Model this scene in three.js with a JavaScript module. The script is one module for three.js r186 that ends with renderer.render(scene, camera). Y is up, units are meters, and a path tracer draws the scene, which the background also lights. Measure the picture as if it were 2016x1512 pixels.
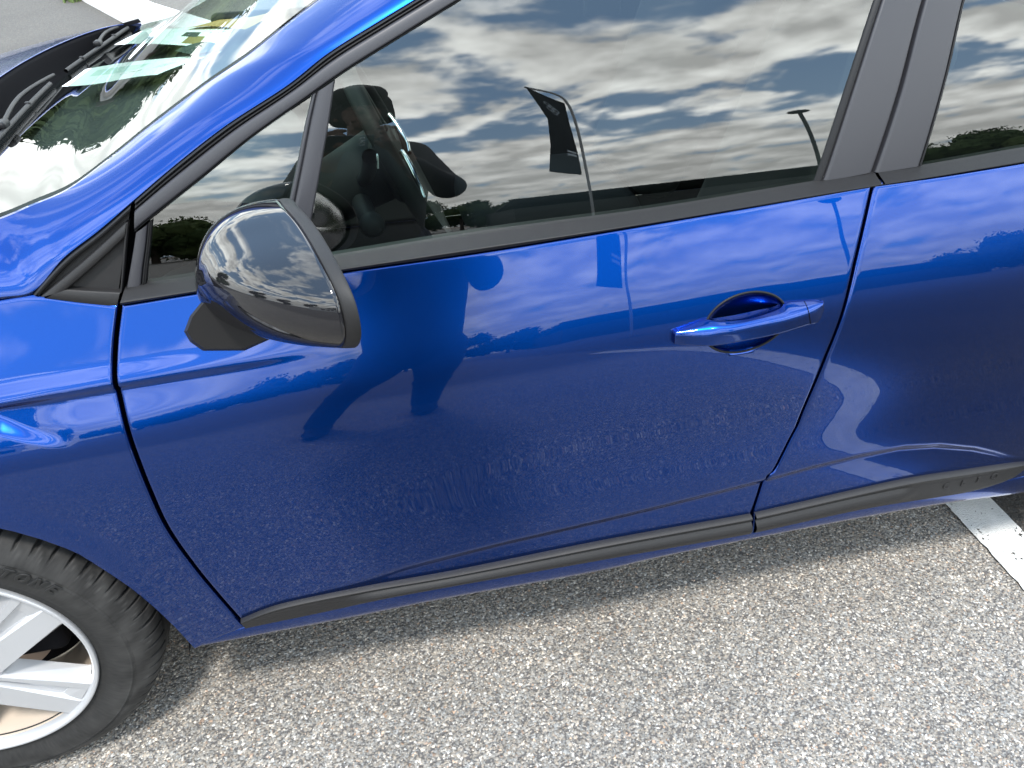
import * as THREE from 'three';
import { RoundedBoxGeometry } from 'three/addons/geometries/RoundedBoxGeometry.js';
import { MarchingCubes } from 'three/addons/objects/MarchingCubes.js';
import { mergeGeometries, mergeVertices } from 'three/addons/utils/BufferGeometryUtils.js';
import { TextGeometry } from 'three/addons/geometries/TextGeometry.js';
import { FontLoader } from 'three/addons/loaders/FontLoader.js';

// ------------------------------------------------------------------ camera, renderer
const scene = new THREE.Scene();
const camera = new THREE.PerspectiveCamera(53.4650, 4 / 3, 0.02, 600);
camera.position.set(0.74441, 1.35450, 0.89893);
camera.up.set(0.14608, 0.81689, -0.55799);
camera.lookAt(0.90619, 0.77832, 0.09778);
const renderer = new THREE.WebGLRenderer({ antialias: true });
renderer.toneMapping = THREE.LinearToneMapping;
renderer.toneMappingExposure = 1.3;
renderer.shadowMap.enabled = true;

// ------------------------------------------------------------------ random, noise
function rng(seed) { let s = seed >>> 0; return () => { s = (s + 0x6d2b79f5) | 0; let t = Math.imul(s ^ (s >>> 15), 1 | s); t = (t + Math.imul(t ^ (t >>> 7), 61 | t)) ^ t; return ((t ^ (t >>> 14)) >>> 0) / 4294967296; }; }
const PERM = (() => { const r = rng(77), p = new Uint16Array(1024), a = [...Array(512).keys()]; for (let i = 511; i > 0; i--) { const j = Math.floor(r() * (i + 1)); [a[i], a[j]] = [a[j], a[i]]; } for (let i = 0; i < 1024; i++) p[i] = a[i & 511]; return p; })();
const GX = new Float32Array(512), GY = new Float32Array(512);
for (let i = 0; i < 512; i++) { GX[i] = Math.cos(i * 2.39996); GY[i] = Math.sin(i * 2.39996); }
function noise(x, y) {
  const xi = Math.floor(x), yi = Math.floor(y), u = x - xi, v = y - yi, X = xi & 511, Y = yi & 511;
  const g = (a, b, dx, dy) => { const h = PERM[PERM[a & 511] + (b & 511)]; return GX[h] * dx + GY[h] * dy; };
  const fu = u * u * u * (u * (u * 6 - 15) + 10), fv = v * v * v * (v * (v * 6 - 15) + 10);
  const a = g(X, Y, u, v), b = g(X + 1, Y, u - 1, v), c = g(X, Y + 1, u, v - 1), d = g(X + 1, Y + 1, u - 1, v - 1);
  return 1.5 * (a + (b - a) * fu + (c + (d - c) * fu - a - (b - a) * fu) * fv);
}
function fbm(x, y, n, gain = 0.5) { let s = 0, a = 1, t = 0; for (let i = 0; i < n; i++) { s += a * noise(x, y); t += a; x = x * 2.03 + 17.3; y = y * 2.03 + 9.1; a *= gain; } return s / t; }
const clamp = (x, a = 0, b = 1) => Math.min(b, Math.max(a, x));
const ss = (a, b, x) => { const t = clamp((x - a) / (b - a)); return t * t * (3 - 2 * t); };
const lerp = (a, b, t) => a + (b - a) * t;
function table(xs, ys, x) { if (x <= xs[0]) return ys[0]; for (let i = 1; i < xs.length; i++) if (x < xs[i]) return lerp(ys[i - 1], ys[i], (x - xs[i - 1]) / (xs[i] - xs[i - 1])); return ys[ys.length - 1]; }
const D2R = Math.PI / 180;

// ------------------------------------------------------------------ sky and sun
{
  const W = 2048, H = 1024, data = new Float32Array(W * H * 4);
  const elT = [0, 2, 4, 9, 12, 14.5, 17, 19.5, 23, 28, 32, 36, 42, 60, 90], cvT = [0.8, 1.0, 1.08, 1.05, 0.85, 0.36, 0.3, 0.72, 0.95, 0.9, 0.4, 0.36, 0.36, 0.42, 0.45];
  for (let j = 0; j < H; j++) {
    const el = ((j + 0.5) / H - 0.5) * Math.PI;
    for (let i = 0; i < W; i++) {
      const k = (j * W + i) * 4, az = ((i + 0.5) / W - 0.5) * 2 * Math.PI;
      if (el < 0) { data[k] = 0.5; data[k + 1] = 0.47; data[k + 2] = 0.44; data[k + 3] = 1; continue; }
      const s = Math.sin(el), c = Math.cos(el), q = 1 / (s + 0.13), px = Math.cos(az) * c * q, pz = Math.sin(az) * c * q;
      const wx = fbm(px * 1.6 + 3, pz * 1.6, 2) * 0.12, wz = fbm(px * 1.6 + 31, pz * 1.6 + 8, 2) * 0.12;
      const X = (px + wx) * 2.6, Z = (pz + wz) * 2.6, n = fbm(X, Z, 8, 0.55) + 0.1 * (0.5 - Math.abs(noise(X * 2.3 + 5, Z * 2.3))) - 0.02;
      const elw = el / D2R + 3 * fbm(Math.cos(az) * 2.2 + 9, Math.sin(az) * 2.2 + 4, 4) + 2 * n;
      const cov = table(elT, cvT, elw);
      const dens = ss(0.16 - cov * 0.56, 0.16 - cov * 0.56 + 0.3, n * 0.9) * (1 - 0.4 * ss(31, 37, el / D2R));
      const up = 0.22 / (s + 0.25), X2 = X + up * Math.cos(az), Z2 = Z + up * Math.sin(az), n2 = fbm(X2, Z2, 8, 0.55) + 0.1 * (0.5 - Math.abs(noise(X2 * 2.3 + 5, Z2 * 2.3))) - 0.02;
      const thick = ss(-0.05, 0.55, n + (cov - 0.6) * 0.5);
      const lit = clamp(0.6 + 1.25 * (n - n2) - 0.4 * thick + 0.3 * fbm(px * 7 + 50, pz * 7, 4), 0.12, 1.15);
      const low = ss(16, 3, el / D2R);
      const L = 0.96 * lerp(lerp(2.1, 5.6, lit), lerp(1.7, 3.1, lit), low);
      const wh = ss(25, 0, el / D2R);
      const br = 0.96 * lerp(0.7, 1.1, wh), bg = 0.96 * lerp(1.15, 1.6, wh), bb = 0.96 * lerp(1.8, 2.1, wh);
      data[k] = lerp(br, L * 0.97, dens); data[k + 1] = lerp(bg, L * 1.0, dens); data[k + 2] = lerp(bb, L * 0.97, dens); data[k + 3] = 1;
    }
  }
  const t = new THREE.DataTexture(data, W, H, THREE.RGBAFormat, THREE.FloatType);
  t.mapping = THREE.EquirectangularReflectionMapping; t.magFilter = THREE.LinearFilter; t.minFilter = THREE.LinearFilter; t.needsUpdate = true;
  scene.background = t; scene.environment = t;
}
const sun = new THREE.DirectionalLight(new THREE.Color(1, 0.95, 0.88), 3.9);
sun.position.set(0.4, 16, 7.2); sun.target.position.set(1, 0, 0); sun.castShadow = true; sun.shadow.radius = 15;
sun.shadow.camera.left = -8; sun.shadow.camera.right = 8; sun.shadow.camera.top = 8; sun.shadow.camera.bottom = -8; sun.shadow.camera.far = 40; sun.shadow.mapSize.set(2048, 2048);
scene.add(sun, sun.target);

// ------------------------------------------------------------------ helpers
const names = {};
function numbered(n) { const k = names[n] = (names[n] ?? -1) + 1; return k ? `${n}_${String(k).padStart(3, '0')}` : n; }
function mesh(name, geo, mat, parent) { const m = new THREE.Mesh(geo, mat); m.name = parent === scene || !parent ? numbered(name) : name; m.castShadow = m.receiveShadow = true; (parent ?? scene).add(m); return m; }
function tag(o, label, category, group, kind) { if (label) o.userData.label = label; if (category) o.userData.category = category; if (group) o.userData.group = group; if (kind) o.userData.kind = kind; return o; }
function thing(name, label, category, pos = [0, 0, 0], group) { const g = new THREE.Group(); g.name = numbered(name); g.position.set(...pos); scene.add(g); return tag(g, label, category, group); }
const V = (x, y, z) => new THREE.Vector3(x, y, z);
// a grid of points (rows of equal length) as a smooth sheet
function gridGeo(rows, closed = false) {
  const n = rows.length, m = rows[0].length, pos = new Float32Array(n * m * 3), uv = new Float32Array(n * m * 2), idx = [];
  for (let j = 0; j < n; j++) for (let i = 0; i < m; i++) { const p = rows[j][i], k = j * m + i; pos[3 * k] = p.x; pos[3 * k + 1] = p.y; pos[3 * k + 2] = p.z; uv[2 * k] = i / (m - 1); uv[2 * k + 1] = j / (n - 1); }
  for (let j = 0; j < n - 1; j++) for (let i = 0; i < m - 1; i++) { const a = j * m + i, b = a + 1, c = a + m, d = c + 1; idx.push(a, b, c, b, d, c); }
  const g = new THREE.BufferGeometry();
  g.setAttribute('position', new THREE.BufferAttribute(pos, 3)); g.setAttribute('uv', new THREE.BufferAttribute(uv, 2)); g.setIndex(idx);
  g.computeVertexNormals();
  if (closed) { // weld the seam's normals
    const N = g.attributes.normal;
    for (let j = 0; j < n; j++) { const a = j * m, b = a + m - 1; const v = V(N.getX(a) + N.getX(b), N.getY(a) + N.getY(b), N.getZ(a) + N.getZ(b)).normalize(); N.setXYZ(a, v.x, v.y, v.z); N.setXYZ(b, v.x, v.y, v.z); }
  }
  return g;
}
function curve(pts, smooth = true) { // 2-D or 3-D points -> f(t) by arc length
  const P = pts.map((p) => V(p[0], p[1], p[2] ?? 0));
  if (smooth && P.length > 2) { const c = new THREE.CatmullRomCurve3(P, false, 'centripetal'), L = c.getSpacedPoints(400); return (t) => { const x = clamp(t) * 400, i = Math.min(399, Math.floor(x)); return L[i].clone().lerp(L[i + 1], x - i); }; }
  const d = [0]; for (let i = 1; i < P.length; i++) d.push(d[i - 1] + P[i].distanceTo(P[i - 1]));
  return (t) => { const s = clamp(t) * d[d.length - 1]; let i = 1; while (i < P.length - 1 && d[i] < s) i++; return P[i - 1].clone().lerp(P[i], (s - d[i - 1]) / (d[i] - d[i - 1] || 1)); };
}
function coons(B, T, L, R) { // four boundary curves -> f(u, v)
  const b0 = B(0), b1 = B(1), t0 = T(0), t1 = T(1);
  return (u, v) => { const p = V(0, 0, 0), add = (q, w) => p.addScaledVector(q, w);
    add(B(u), 1 - v); add(T(u), v); add(L(v), 1 - u); add(R(v), u); add(b0, -(1 - u) * (1 - v)); add(b1, -u * (1 - v)); add(t0, -(1 - u) * v); add(t1, -u * v); return p; };
}
// parameters along one side of a panel, closer together at rolled edges; [t, how far the edge is folded in]
function steps(n, length, lo = true, hi = true, dense) {
  const r = 0.0045 / length, e = [[0, -0.016], [0, -0.0045], [0.12, -0.0024], [0.35, -0.0009], [0.65, -0.0002], [1, 0]], out = [];
  if (lo) for (const [t, z] of e) out.push([t * r, z]); else out.push([0, 0]);
  const a = lo ? r : 0, b = hi ? 1 - r : 1;
  if (dense) { const [d0, d1, m] = dense, k0 = Math.max(2, Math.round(n * (d0 - a))), k1 = Math.max(2, Math.round(n * (b - d1)));
    for (let i = 1; i <= k0; i++) out.push([lerp(a, d0, i / k0), 0]); for (let i = 1; i <= m; i++) out.push([lerp(d0, d1, i / m), 0]); for (let i = 1; i < k1; i++) out.push([lerp(d1, b, i / k1), 0]); }
  else for (let i = 1; i < n; i++) out.push([lerp(a, b, i / n), 0]);
  if (hi) for (const [t, z] of e.slice().reverse()) out.push([1 - t * r, z]); else out.push([1, 0]);
  return out;
}
function panelGeo(B, T, L, R, fn, us, vs, off = 0) {
  const f = coons(B, T, L, R), rows = [];
  for (const [v, dv] of vs) { const row = []; for (const [u, du] of us) { const p = f(u, v); p.z = fn(p.x, p.y) + off + Math.min(du, dv); row.push(p); } rows.push(row); }
  return gridGeo(rows);
}
// a strip between two curves that follows a surface, with a cross-section [share of the width, height above the surface]
function stripGeo(top, bottom, zf, prof, n, scale = () => 1) {
  const rows = [];
  for (const [s, h] of prof) { const row = []; for (let i = 0; i <= n; i++) { const t = i / n, a = top(t), b = bottom(t), x = lerp(a.x, b.x, s), y = lerp(a.y, b.y, s); row.push(V(x, y, zf(x, y, s) + (typeof h === 'function' ? h(t) : h * scale(t)))); } rows.push(row); }
  return gridGeo(rows);
}
function tube(pts, r, seg = 40, rad = 10, smooth = true) { return new THREE.TubeGeometry(new THREE.CatmullRomCurve3(pts.map((p) => V(...p)), false, smooth ? 'centripetal' : 'catmullrom', smooth ? 0.5 : 0), seg, r, rad); }
function box(w, h, d, x, y, z, r = 0.01) { const g = new RoundedBoxGeometry(w, h, d, 3, Math.min(r, w / 2.1, h / 2.1, d / 2.1)); g.translate(x, y, z); return g; }
function canvasTex(w, h, draw) { const c = document.createElement('canvas'); c.width = w; c.height = h; draw(c.getContext('2d'), w, h); const t = new THREE.CanvasTexture(c); t.colorSpace = THREE.SRGBColorSpace; return t; }
const rgb = (r, g, b) => new THREE.Color().setRGB(r, g, b);
function dataTex(n, fill, srgb = false) { const d = new Uint8Array(n * n * 4); fill(d, n); const t = new THREE.DataTexture(d, n, n); t.wrapS = t.wrapT = THREE.RepeatWrapping; t.magFilter = THREE.LinearFilter; t.minFilter = THREE.LinearMipmapLinearFilter; t.generateMipmaps = true; if (srgb) t.colorSpace = THREE.SRGBColorSpace; t.needsUpdate = true; return t; }

// ------------------------------------------------------------------ materials
const fineGrain = dataTex(256, (d, n) => { const r = rng(5); for (let i = 0; i < n * n; i++) { const v = 110 + r() * 90; d[4 * i] = d[4 * i + 1] = d[4 * i + 2] = v; d[4 * i + 3] = 255; } });
fineGrain.repeat.set(30, 30);
const M = {};
M.paint = new THREE.MeshPhysicalMaterial({ name: 'blue_paint', color: rgb(0.0004, 0.037, 0.228), metalness: 1, roughness: 0.27, clearcoat: 0.85, clearcoatRoughness: 0.008 });
M.trim = new THREE.MeshPhysicalMaterial({ name: 'black_plastic', color: rgb(0.014, 0.0135, 0.014), roughness: 0.5, specularIntensity: 0.6, bumpMap: fineGrain, bumpScale: 0.0002 });
M.satin = new THREE.MeshPhysicalMaterial({ name: 'satin_black_film', color: rgb(0.03, 0.03, 0.035), roughness: 0.42, specularIntensity: 0.85 });
M.rubber = new THREE.MeshPhysicalMaterial({ name: 'black_rubber', color: rgb(0.008, 0.008, 0.009), roughness: 0.5, specularIntensity: 0.5 });
M.gap = new THREE.MeshPhysicalMaterial({ name: 'dark_cavity', color: rgb(0.005, 0.005, 0.006), roughness: 0.9, specularIntensity: 0.12 });
M.gloss = new THREE.MeshPhysicalMaterial({ name: 'gloss_black', color: rgb(0.008, 0.008, 0.01), roughness: 0.03, ior: 1.6 });
M.sideGlass = new THREE.MeshPhysicalMaterial({ name: 'tinted_glass', color: rgb(0.5, 0.6, 0.55), roughness: 0, transmission: 1, thickness: 0, ior: 1.95 });
M.windGlass = new THREE.MeshPhysicalMaterial({ name: 'windscreen_glass', color: rgb(0.72, 0.84, 0.78), roughness: 0, transmission: 1, thickness: 0, ior: 1.45 });
M.interior = new THREE.MeshPhysicalMaterial({ name: 'dark_interior_plastic', color: rgb(0.016, 0.017, 0.018), roughness: 0.6, specularIntensity: 0.4 });
M.fabric = new THREE.MeshStandardMaterial({ name: 'dark_seat_fabric', color: rgb(0.018, 0.018, 0.02), roughness: 0.95 });
M.chrome = new THREE.MeshPhysicalMaterial({ name: 'satin_chrome', color: rgb(0.75, 0.75, 0.76), metalness: 1, roughness: 0.15 });
M.alloy = new THREE.MeshPhysicalMaterial({ name: 'silver_alloy', color: rgb(0.45, 0.455, 0.47), metalness: 0.45, roughness: 0.38, clearcoat: 0.6, clearcoatRoughness: 0.1 });
M.barrel = new THREE.MeshPhysicalMaterial({ name: 'dusty_alloy', color: rgb(0.8, 0.68, 0.56), metalness: 0.5, roughness: 0.35 });
M.disc = new THREE.MeshStandardMaterial({ name: 'rusty_brake_steel', color: rgb(0.3, 0.24, 0.2), metalness: 0.6, roughness: 0.5 });

// ------------------------------------------------------------------ the car's side, as a surface z(x, y); x runs to the rear, z out of the door
const TY = [0.18, 0.24, 0.3, 0.36, 0.42, 0.465, 0.49, 0.51, 0.54, 0.57, 0.6, 0.634, 0.66, 0.69, 0.72, 0.74, 0.758, 0.8, 0.85, 0.93, 1.0], TA = [-1.0, -1.0, -1.0, 0.0, 3.0, 6.2, 5.4, 3.6, 0.2, -2.5, -2.9, -1.6, 0.5, 3.0, 6.0, 10.0, 15.0, 17.5, 19.0, 20.0, 20.0];
const sideTable = (angle) => {
  const N = 900, y0 = 0.14, h = 0.001, raw = [], z = new Float64Array(N);
  for (let i = 0; i < N; i++) raw.push(angle(y0 + i * h));
  let a = raw; for (let pass = 0; pass < 3; pass++) { const b = a.slice(), w = 5; for (let i = 0; i < N; i++) { let s = 0, c = 0; for (let k = -w; k <= w; k++) { const q = a[clamp(i + k, 0, N - 1)]; s += q; c++; } b[i] = s / c; } a = b; }
  for (let i = 1; i < N; i++) z[i] = z[i - 1] - h * Math.tan(((a[i] + a[i - 1]) / 2) * D2R);
  const zr = z[Math.round((0.6 - y0) / h)];
  return (y) => { const x = clamp((y - y0) / h, 0, N - 1.001), i = Math.floor(x); return lerp(z[i], z[i + 1], x - i) - zr + 0.01; };
};
const zRear = sideTable((y) => table(TY, TA, y)), zFront = sideTable((y) => table(TY, TA.map((a, i) => (TY[i] < 0.6 ? -1 : TY[i] < 0.65 ? 0 : a)), y));
const creaseX = [0.5, 0.62, 0.734, 0.908, 1.086, 1.364, 1.459, 1.558, 1.639, 1.715, 1.80, 1.847, 1.916, 2.1], creaseY = [0.325, 0.347, 0.37, 0.392, 0.408, 0.433, 0.444, 0.451, 0.452, 0.442, 0.418, 0.399, 0.369, 0.3];
const beltX = [0.1, 0.242, 0.292, 0.387, 0.468, 0.56, 0.62, 0.8], beltY = [0.75, 0.768, 0.772, 0.778, 0.783, 0.788, 0.792, 0.8];
const CUP = { x: 1.288, y: 0.757, a: 0.067, b: 0.0455, tilt: 0.09 };
function sideBase(x, y) {
  const yn = y - 0.03 * (x - 1), w = ss(0.5, 1.2, x);
  return zRear(yn) * w + zFront(yn) * (1 - w) - (x - 1.4) ** 2 * (0.012 + 0.02 * ss(0.6, 0.9, y));
}
function side(x, y, cup = true) {
  let z = sideBase(x, y);
  // the pressed recess above the lower moulding
  const yc = table(creaseX, creaseY, x), hgt = clamp(yc - 0.325 - 0.02 * ss(0.9, 1.6, x), 0, 0.2), drop = 0.1 * hgt * ss(0.5, 0.85, x);
  if (y < yc + 0.004) z += -drop * ss(0, 0.02, yc + 0.004 - y) + drop * clamp((yc - 0.016 - y) / Math.max(hgt, 0.02), 0, 1.1);
  // the shoulder crease that starts on the wing and fades under the mirror
  const yk = table(beltX, beltY, x), fade = 1 - ss(0.34, 0.68, x), below = yk - y;
  const deep = 0.016 * ss(0.33, 0.17, x), tipY = table([0.15, 0.231, 0.258, 0.285, 0.315, 0.335], [0.745, 0.727, 0.715, 0.705, 0.698, 0.697], x);
  z += 0.0022 * fade * ss(-0.03, -0.004, below) * ss(0.012, -0.004, below);
  z -= 0.0048 * fade * ss(0, 0.011, below) * (1 - ss(0.011, 0.095, below));
  if (x < 0.34) z -= deep * ss(0, 0.012, below) * ss(0, 0.02, y - tipY);
  // faint unevenness of pressed steel
  z += 0.00016 * noise(x * 5.1 + 3, y * 7.3) + 0.00008 * noise(x * 13 + 1, y * 15);
  if (cup) { const c = Math.cos(CUP.tilt), s = Math.sin(CUP.tilt), dx = x - CUP.x, dy = y - CUP.y, e = ((dx * c + dy * s) / CUP.a) ** 2 + ((-dx * s + dy * c) / CUP.b) ** 2; if (e < 1) z -= 0.023 * Math.pow(1 - e, 0.6); }
  return z;
}
const sideNoCup = (x, y) => side(x, y, false);
function glassZ(x, y) {
  const t0 = Math.tan(17.2 * D2R), c2 = Math.cos(17.2 * D2R) ** 2, g = (q) => -(t0 * (q - 1.056) + (q - 1.056) ** 2 / 2.8 / c2);
  return -0.085 + g(y) - g(0.93) - (x - 1.19) ** 2 * 0.02;
}

const car = thing('parked_car', 'glossy blue five door hatchback parked on the asphalt, front wheel at left', 'car');
const gapLine = (pts, d) => pts.map(([x, y]) => [x + d, y]);
const shutF = [[0.4184, 0.8755], [0.4013, 0.8271], [0.3906, 0.7838], [0.39, 0.7589], [0.39, 0.721], [0.3916, 0.6619], [0.3923, 0.6207], [0.3952, 0.5379], [0.4108, 0.4464], [0.4292, 0.3697], [0.4528, 0.2813]];
const shutR = [[1.4904, 0.9326], [1.4646, 0.8241], [1.4353, 0.6801], [1.4154, 0.5375], [1.3891, 0.4598], [1.384, 0.4487], [1.3762, 0.4424], [1.3598, 0.3506], [1.3634, 0.3005]];
const beltLow = [[0.4183, 0.8749], [0.524, 0.8825], [0.7123, 0.8911], [0.8994, 0.8987], [1.1581, 0.9137], [1.4855, 0.9296]];
const beltLow2 = [[1.4929, 0.9303], [1.6002, 0.934], [1.7462, 0.9393], [1.9166, 0.9462], [2.2198, 0.9527]];
const mouldBotF = [[0.4537, 0.2852], [0.5498, 0.2884], [0.7238, 0.3009], [1.0905, 0.3083], [1.3597, 0.3042]], mouldTopF = [[0.4495, 0.3071], [0.4906, 0.3213], [0.5243, 0.328], [0.6588, 0.3357], [0.7965, 0.3382], [1.0882, 0.3536], [1.3552, 0.3543]];
const mouldBotR = [[1.3677, 0.3049], [1.599, 0.3117], [1.7606, 0.3033], [1.8258, 0.3011], [1.884, 0.3075], [1.9188, 0.321], [1.9369, 0.3462]], mouldTopR = [[1.363, 0.355], [1.6689, 0.3687], [1.7947, 0.363], [1.8863, 0.3577], [1.9356, 0.3543]];

// front door -------------------------------------------------------
const G3 = 0.0022;
const door = new THREE.Group(); door.name = 'front_door'; car.add(door);
{
  const L = curve(gapLine(shutF, G3).reverse()), R = curve(gapLine(shutR, -G3).reverse(), false);
  const b = mouldBotF.map((p) => [p[0], p[1] + 0.006]), Bc = [[L(0).x, L(0).y], ...b.slice(1, -1), [R(0).x, R(0).y]], Tc = [[L(1).x, L(1).y], ...beltLow.slice(1, -1), [R(1).x, R(1).y]];
  const us = steps(230, 1.0, true, true, [0.735, 0.945, 190]), vs = steps(150, 0.58, false, true, [0.66, 0.9, 110]);
  mesh('door_skin', panelGeo(curve(Bc), curve(Tc), L, R, side, us, vs), M.paint, door);
}
// rear door --------------------------------------------------------
const rearDoor = new THREE.Group(); rearDoor.name = 'rear_door'; car.add(rearDoor);
{
  const L = curve(gapLine(shutR, G3).reverse(), false), R = curve([[2.33, 0.62], [2.42, 0.75], [2.5, 0.955]]);
  const Bc = [[L(0).x, L(0).y], [1.6, 0.32], [1.85, 0.31], [2.05, 0.33], [2.18, 0.42], [2.25, 0.53], [R(0).x, R(0).y]], Tc = [[L(1).x, L(1).y], ...beltLow2.slice(1, -1), [R(1).x, R(1).y]];
  mesh('door_skin', panelGeo(curve(Bc), curve(Tc), L, R, sideNoCup, steps(220, 0.9), steps(200, 0.6, false, true)), M.paint, rearDoor);
}
// rear quarter behind the rear door, wholly outside the frame
{
  const L = curve([[2.335, 0.62], [2.425, 0.75], [2.505, 0.955]]), R = curve([[3.15, 0.45], [3.2, 0.7], [3.16, 0.98]]);
  const Bc = curve([[2.335, 0.62], [2.583, 0.665], [2.85, 0.55], [2.93, 0.35], [3.15, 0.45]]), Tc = curve([[2.505, 0.955], [2.8, 0.975], [3.16, 0.98]]);
  mesh('rear_wing', panelGeo(Bc, Tc, L, R, (x, y) => side(2.1, y, false) - ss(2.4, 3.3, x) * 0.12, steps(60, 0.7), steps(60, 0.5)), M.paint, car);
}
// front wing -------------------------------------------------------
{
  const R = curve(gapLine(shutF, -G3).reverse()), r0 = R(0), r1 = R(1);
  const arch = []; for (let a = 192; a >= 30; a -= 6) arch.push([0.341 * Math.cos(a * D2R), 0.305 + 0.337 * Math.sin(a * D2R)]);
  const tail = [[0.3072, 0.4356], [0.3255, 0.39], [0.3417, 0.3336], [0.3525, 0.2869], [0.3611, 0.2475]];
  const Bp = [...arch.filter((p) => p[0] < 0.285), ...tail, [0.372, 0.2525], [0.405, 0.268], [r0.x, r0.y]];
  const Tp = [[-0.42, 0.855], [-0.1, 0.868], ...[[0.2372, 0.8925], [0.2749, 0.8949], [0.3165, 0.897]], ...[[0.319, 0.8968], [0.3665, 0.8864], [0.4132, 0.8751]].slice(1, -1), [r1.x, r1.y]];
  const L = curve([[Bp[0][0], Bp[0][1]], [-0.44, 0.5], [-0.42, 0.855]]);
  const lip = (x, y) => { const d = Math.hypot(x, y - 0.305) - 0.338; return side(x, y, false) + 0.004 * ss(0.05, 0.0, d) * ss(0.36, 0.28, x); };
  mesh('front_wing', panelGeo(curve(Bp, false), curve(Tp), L, R, lip, steps(300, 1.0, false, true), steps(220, 0.5)), M.paint, car);
}
// sill -------------------------------------------------------------
{
  const top = curve([...[[0.3677, 0.2698], [0.4056, 0.2755], [0.4534, 0.2839]], ...mouldBotF.slice(1), ...mouldBotR.slice(1, 4), [2.0, 0.298], [2.2, 0.295]].map((p) => [p[0], p[1] + (p[0] > 0.5 ? 0.012 : 0)]));
  const bot = curve([...[[0.3619, 0.2473], [0.6125, 0.2487], [0.7905, 0.2592], [1.0928, 0.2664], [1.1896, 0.2746], [1.5216, 0.2763], [1.7925, 0.2676], [1.9739, 0.2506]], [2.2, 0.247]]);
  const rows = [];
  for (const [s, h, dy] of [[0, -0.012, 0], [0, -0.004, 0], [0.06, -0.0015, 0], [0.15, 0, 0], [0.4, 0.001, 0], [0.7, 0, 0], [0.88, -0.003, 0], [0.96, -0.008, 0], [1, -0.016, 0], [1.0, -0.03, -0.006], [1, -0.09, -0.012]]) {
    const row = []; for (let i = 0; i <= 200; i++) { const a = top(i / 200), b = bot(i / 200), x = lerp(a.x, b.x, s), y = lerp(a.y, b.y, s); row.push(V(x, y + dy, sideBase(x, y) - 0.001 + h)); } rows.push(row);
  }
  mesh('sill', gridGeo(rows), M.paint, car);
}
// lower mouldings, with the raised name on the rear one ---------------
const mouldProf = (flat) => [[0, -0.004], [0.0, 0.0015], [0.06, 0.0085], [0.1, 0.0088], [0.17, 0.0075], [0.2, 0.007], [0.24, (t) => lerp(0.0035, 0.0078, flat(t))], [0.29, (t) => lerp(0.0045, 0.0078, flat(t))], [0.36, (t) => lerp(0.0085, 0.0078, flat(t))], [0.5, (t) => lerp(0.0125, 0.0078, flat(t))], [0.62, (t) => lerp(0.0125, 0.0076, flat(t))], [0.78, (t) => lerp(0.0095, 0.0072, flat(t))], [0.9, 0.0062], [0.97, 0.0035], [1, -0.003]];
{
  mesh('side_moulding', stripGeo(curve(mouldTopF), curve(mouldBotF), sideBase, mouldProf((t) => ss(0.26, 0.17, t)), 160), M.trim, door);
  const m = mesh('side_moulding', stripGeo(curve(mouldTopR), curve(mouldBotR), sideBase, mouldProf((t) => ss(0.5, 0.58, t)), 160), M.trim, rearDoor);
  const font = await new FontLoader().loadAsync('fonts/droid/droid_sans_regular.typeface.json');
  const at = [[1.756, 0.3391], [1.7937, 0.3388], [1.8256, 0.3398], [1.8615, 0.34]], parts = [];
  'CLIO'.split('').forEach((ch, i) => { const g = new TextGeometry(ch, { font, size: 0.0135, depth: 0.0022, curveSegments: 8, bevelEnabled: true, bevelThickness: 0.0006, bevelSize: 0.0004, bevelSegments: 2 }); g.computeBoundingBox(); const bb = g.boundingBox; g.translate(-(bb.min.x + bb.max.x) / 2, -(bb.min.y + bb.max.y) / 2, 0); const [x, y] = at[i]; g.scale(1.25, 1, 1); g.translate(x, y, sideBase(x, y) + 0.0066); parts.push(g); });
  mesh('lettering', mergeGeometries(parts), M.trim, rearDoor);
}
// belt mouldings -----------------------------------------------------
{
  const prof = [[0, -0.012], [0, 0.002], [0.04, 0.007], [0.12, 0.01], [0.4, 0.0195], [0.48, 0.021], [0.54, 0.02], [0.6, 0.0165], [0.85, 0.0055], [0.95, 0.001], [1, -0.002], [1, -0.01]];
  const zf = (x, y, s) => lerp(glassZ(x, y), sideNoCup(x, y), ss(0, 1, s)) + 0.002;
  const up = [[0.4291, 0.8948], [0.513, 0.8983], [0.608, 0.9021], [0.7011, 0.9063], [0.9059, 0.9168], [1.1706, 0.9226], [1.4146, 0.9338], [1.5121, 0.9368]], lo = [[0.4197, 0.8754], [0.524, 0.8828], [0.619, 0.8874], [0.7124, 0.8918], [0.8995, 0.8994], [1.1581, 0.9143], [1.3923, 0.926], [1.4888, 0.9303]];
  mesh('belt_moulding', stripGeo(curve(up), curve(lo), zf, prof, 160), M.trim, door);
  const up2 = [[1.5173, 0.937], [1.5932, 0.9382], [1.7787, 0.9469], [2.0049, 0.9549], [2.2675, 0.9617]], lo2 = [[1.4946, 0.9308], [1.6002, 0.9347], [1.7461, 0.94], [1.9648, 0.9475], [2.2196, 0.9534]];
  mesh('belt_moulding', stripGeo(curve(up2), curve(lo2), zf, prof, 120), M.trim, rearDoor);
}
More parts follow.
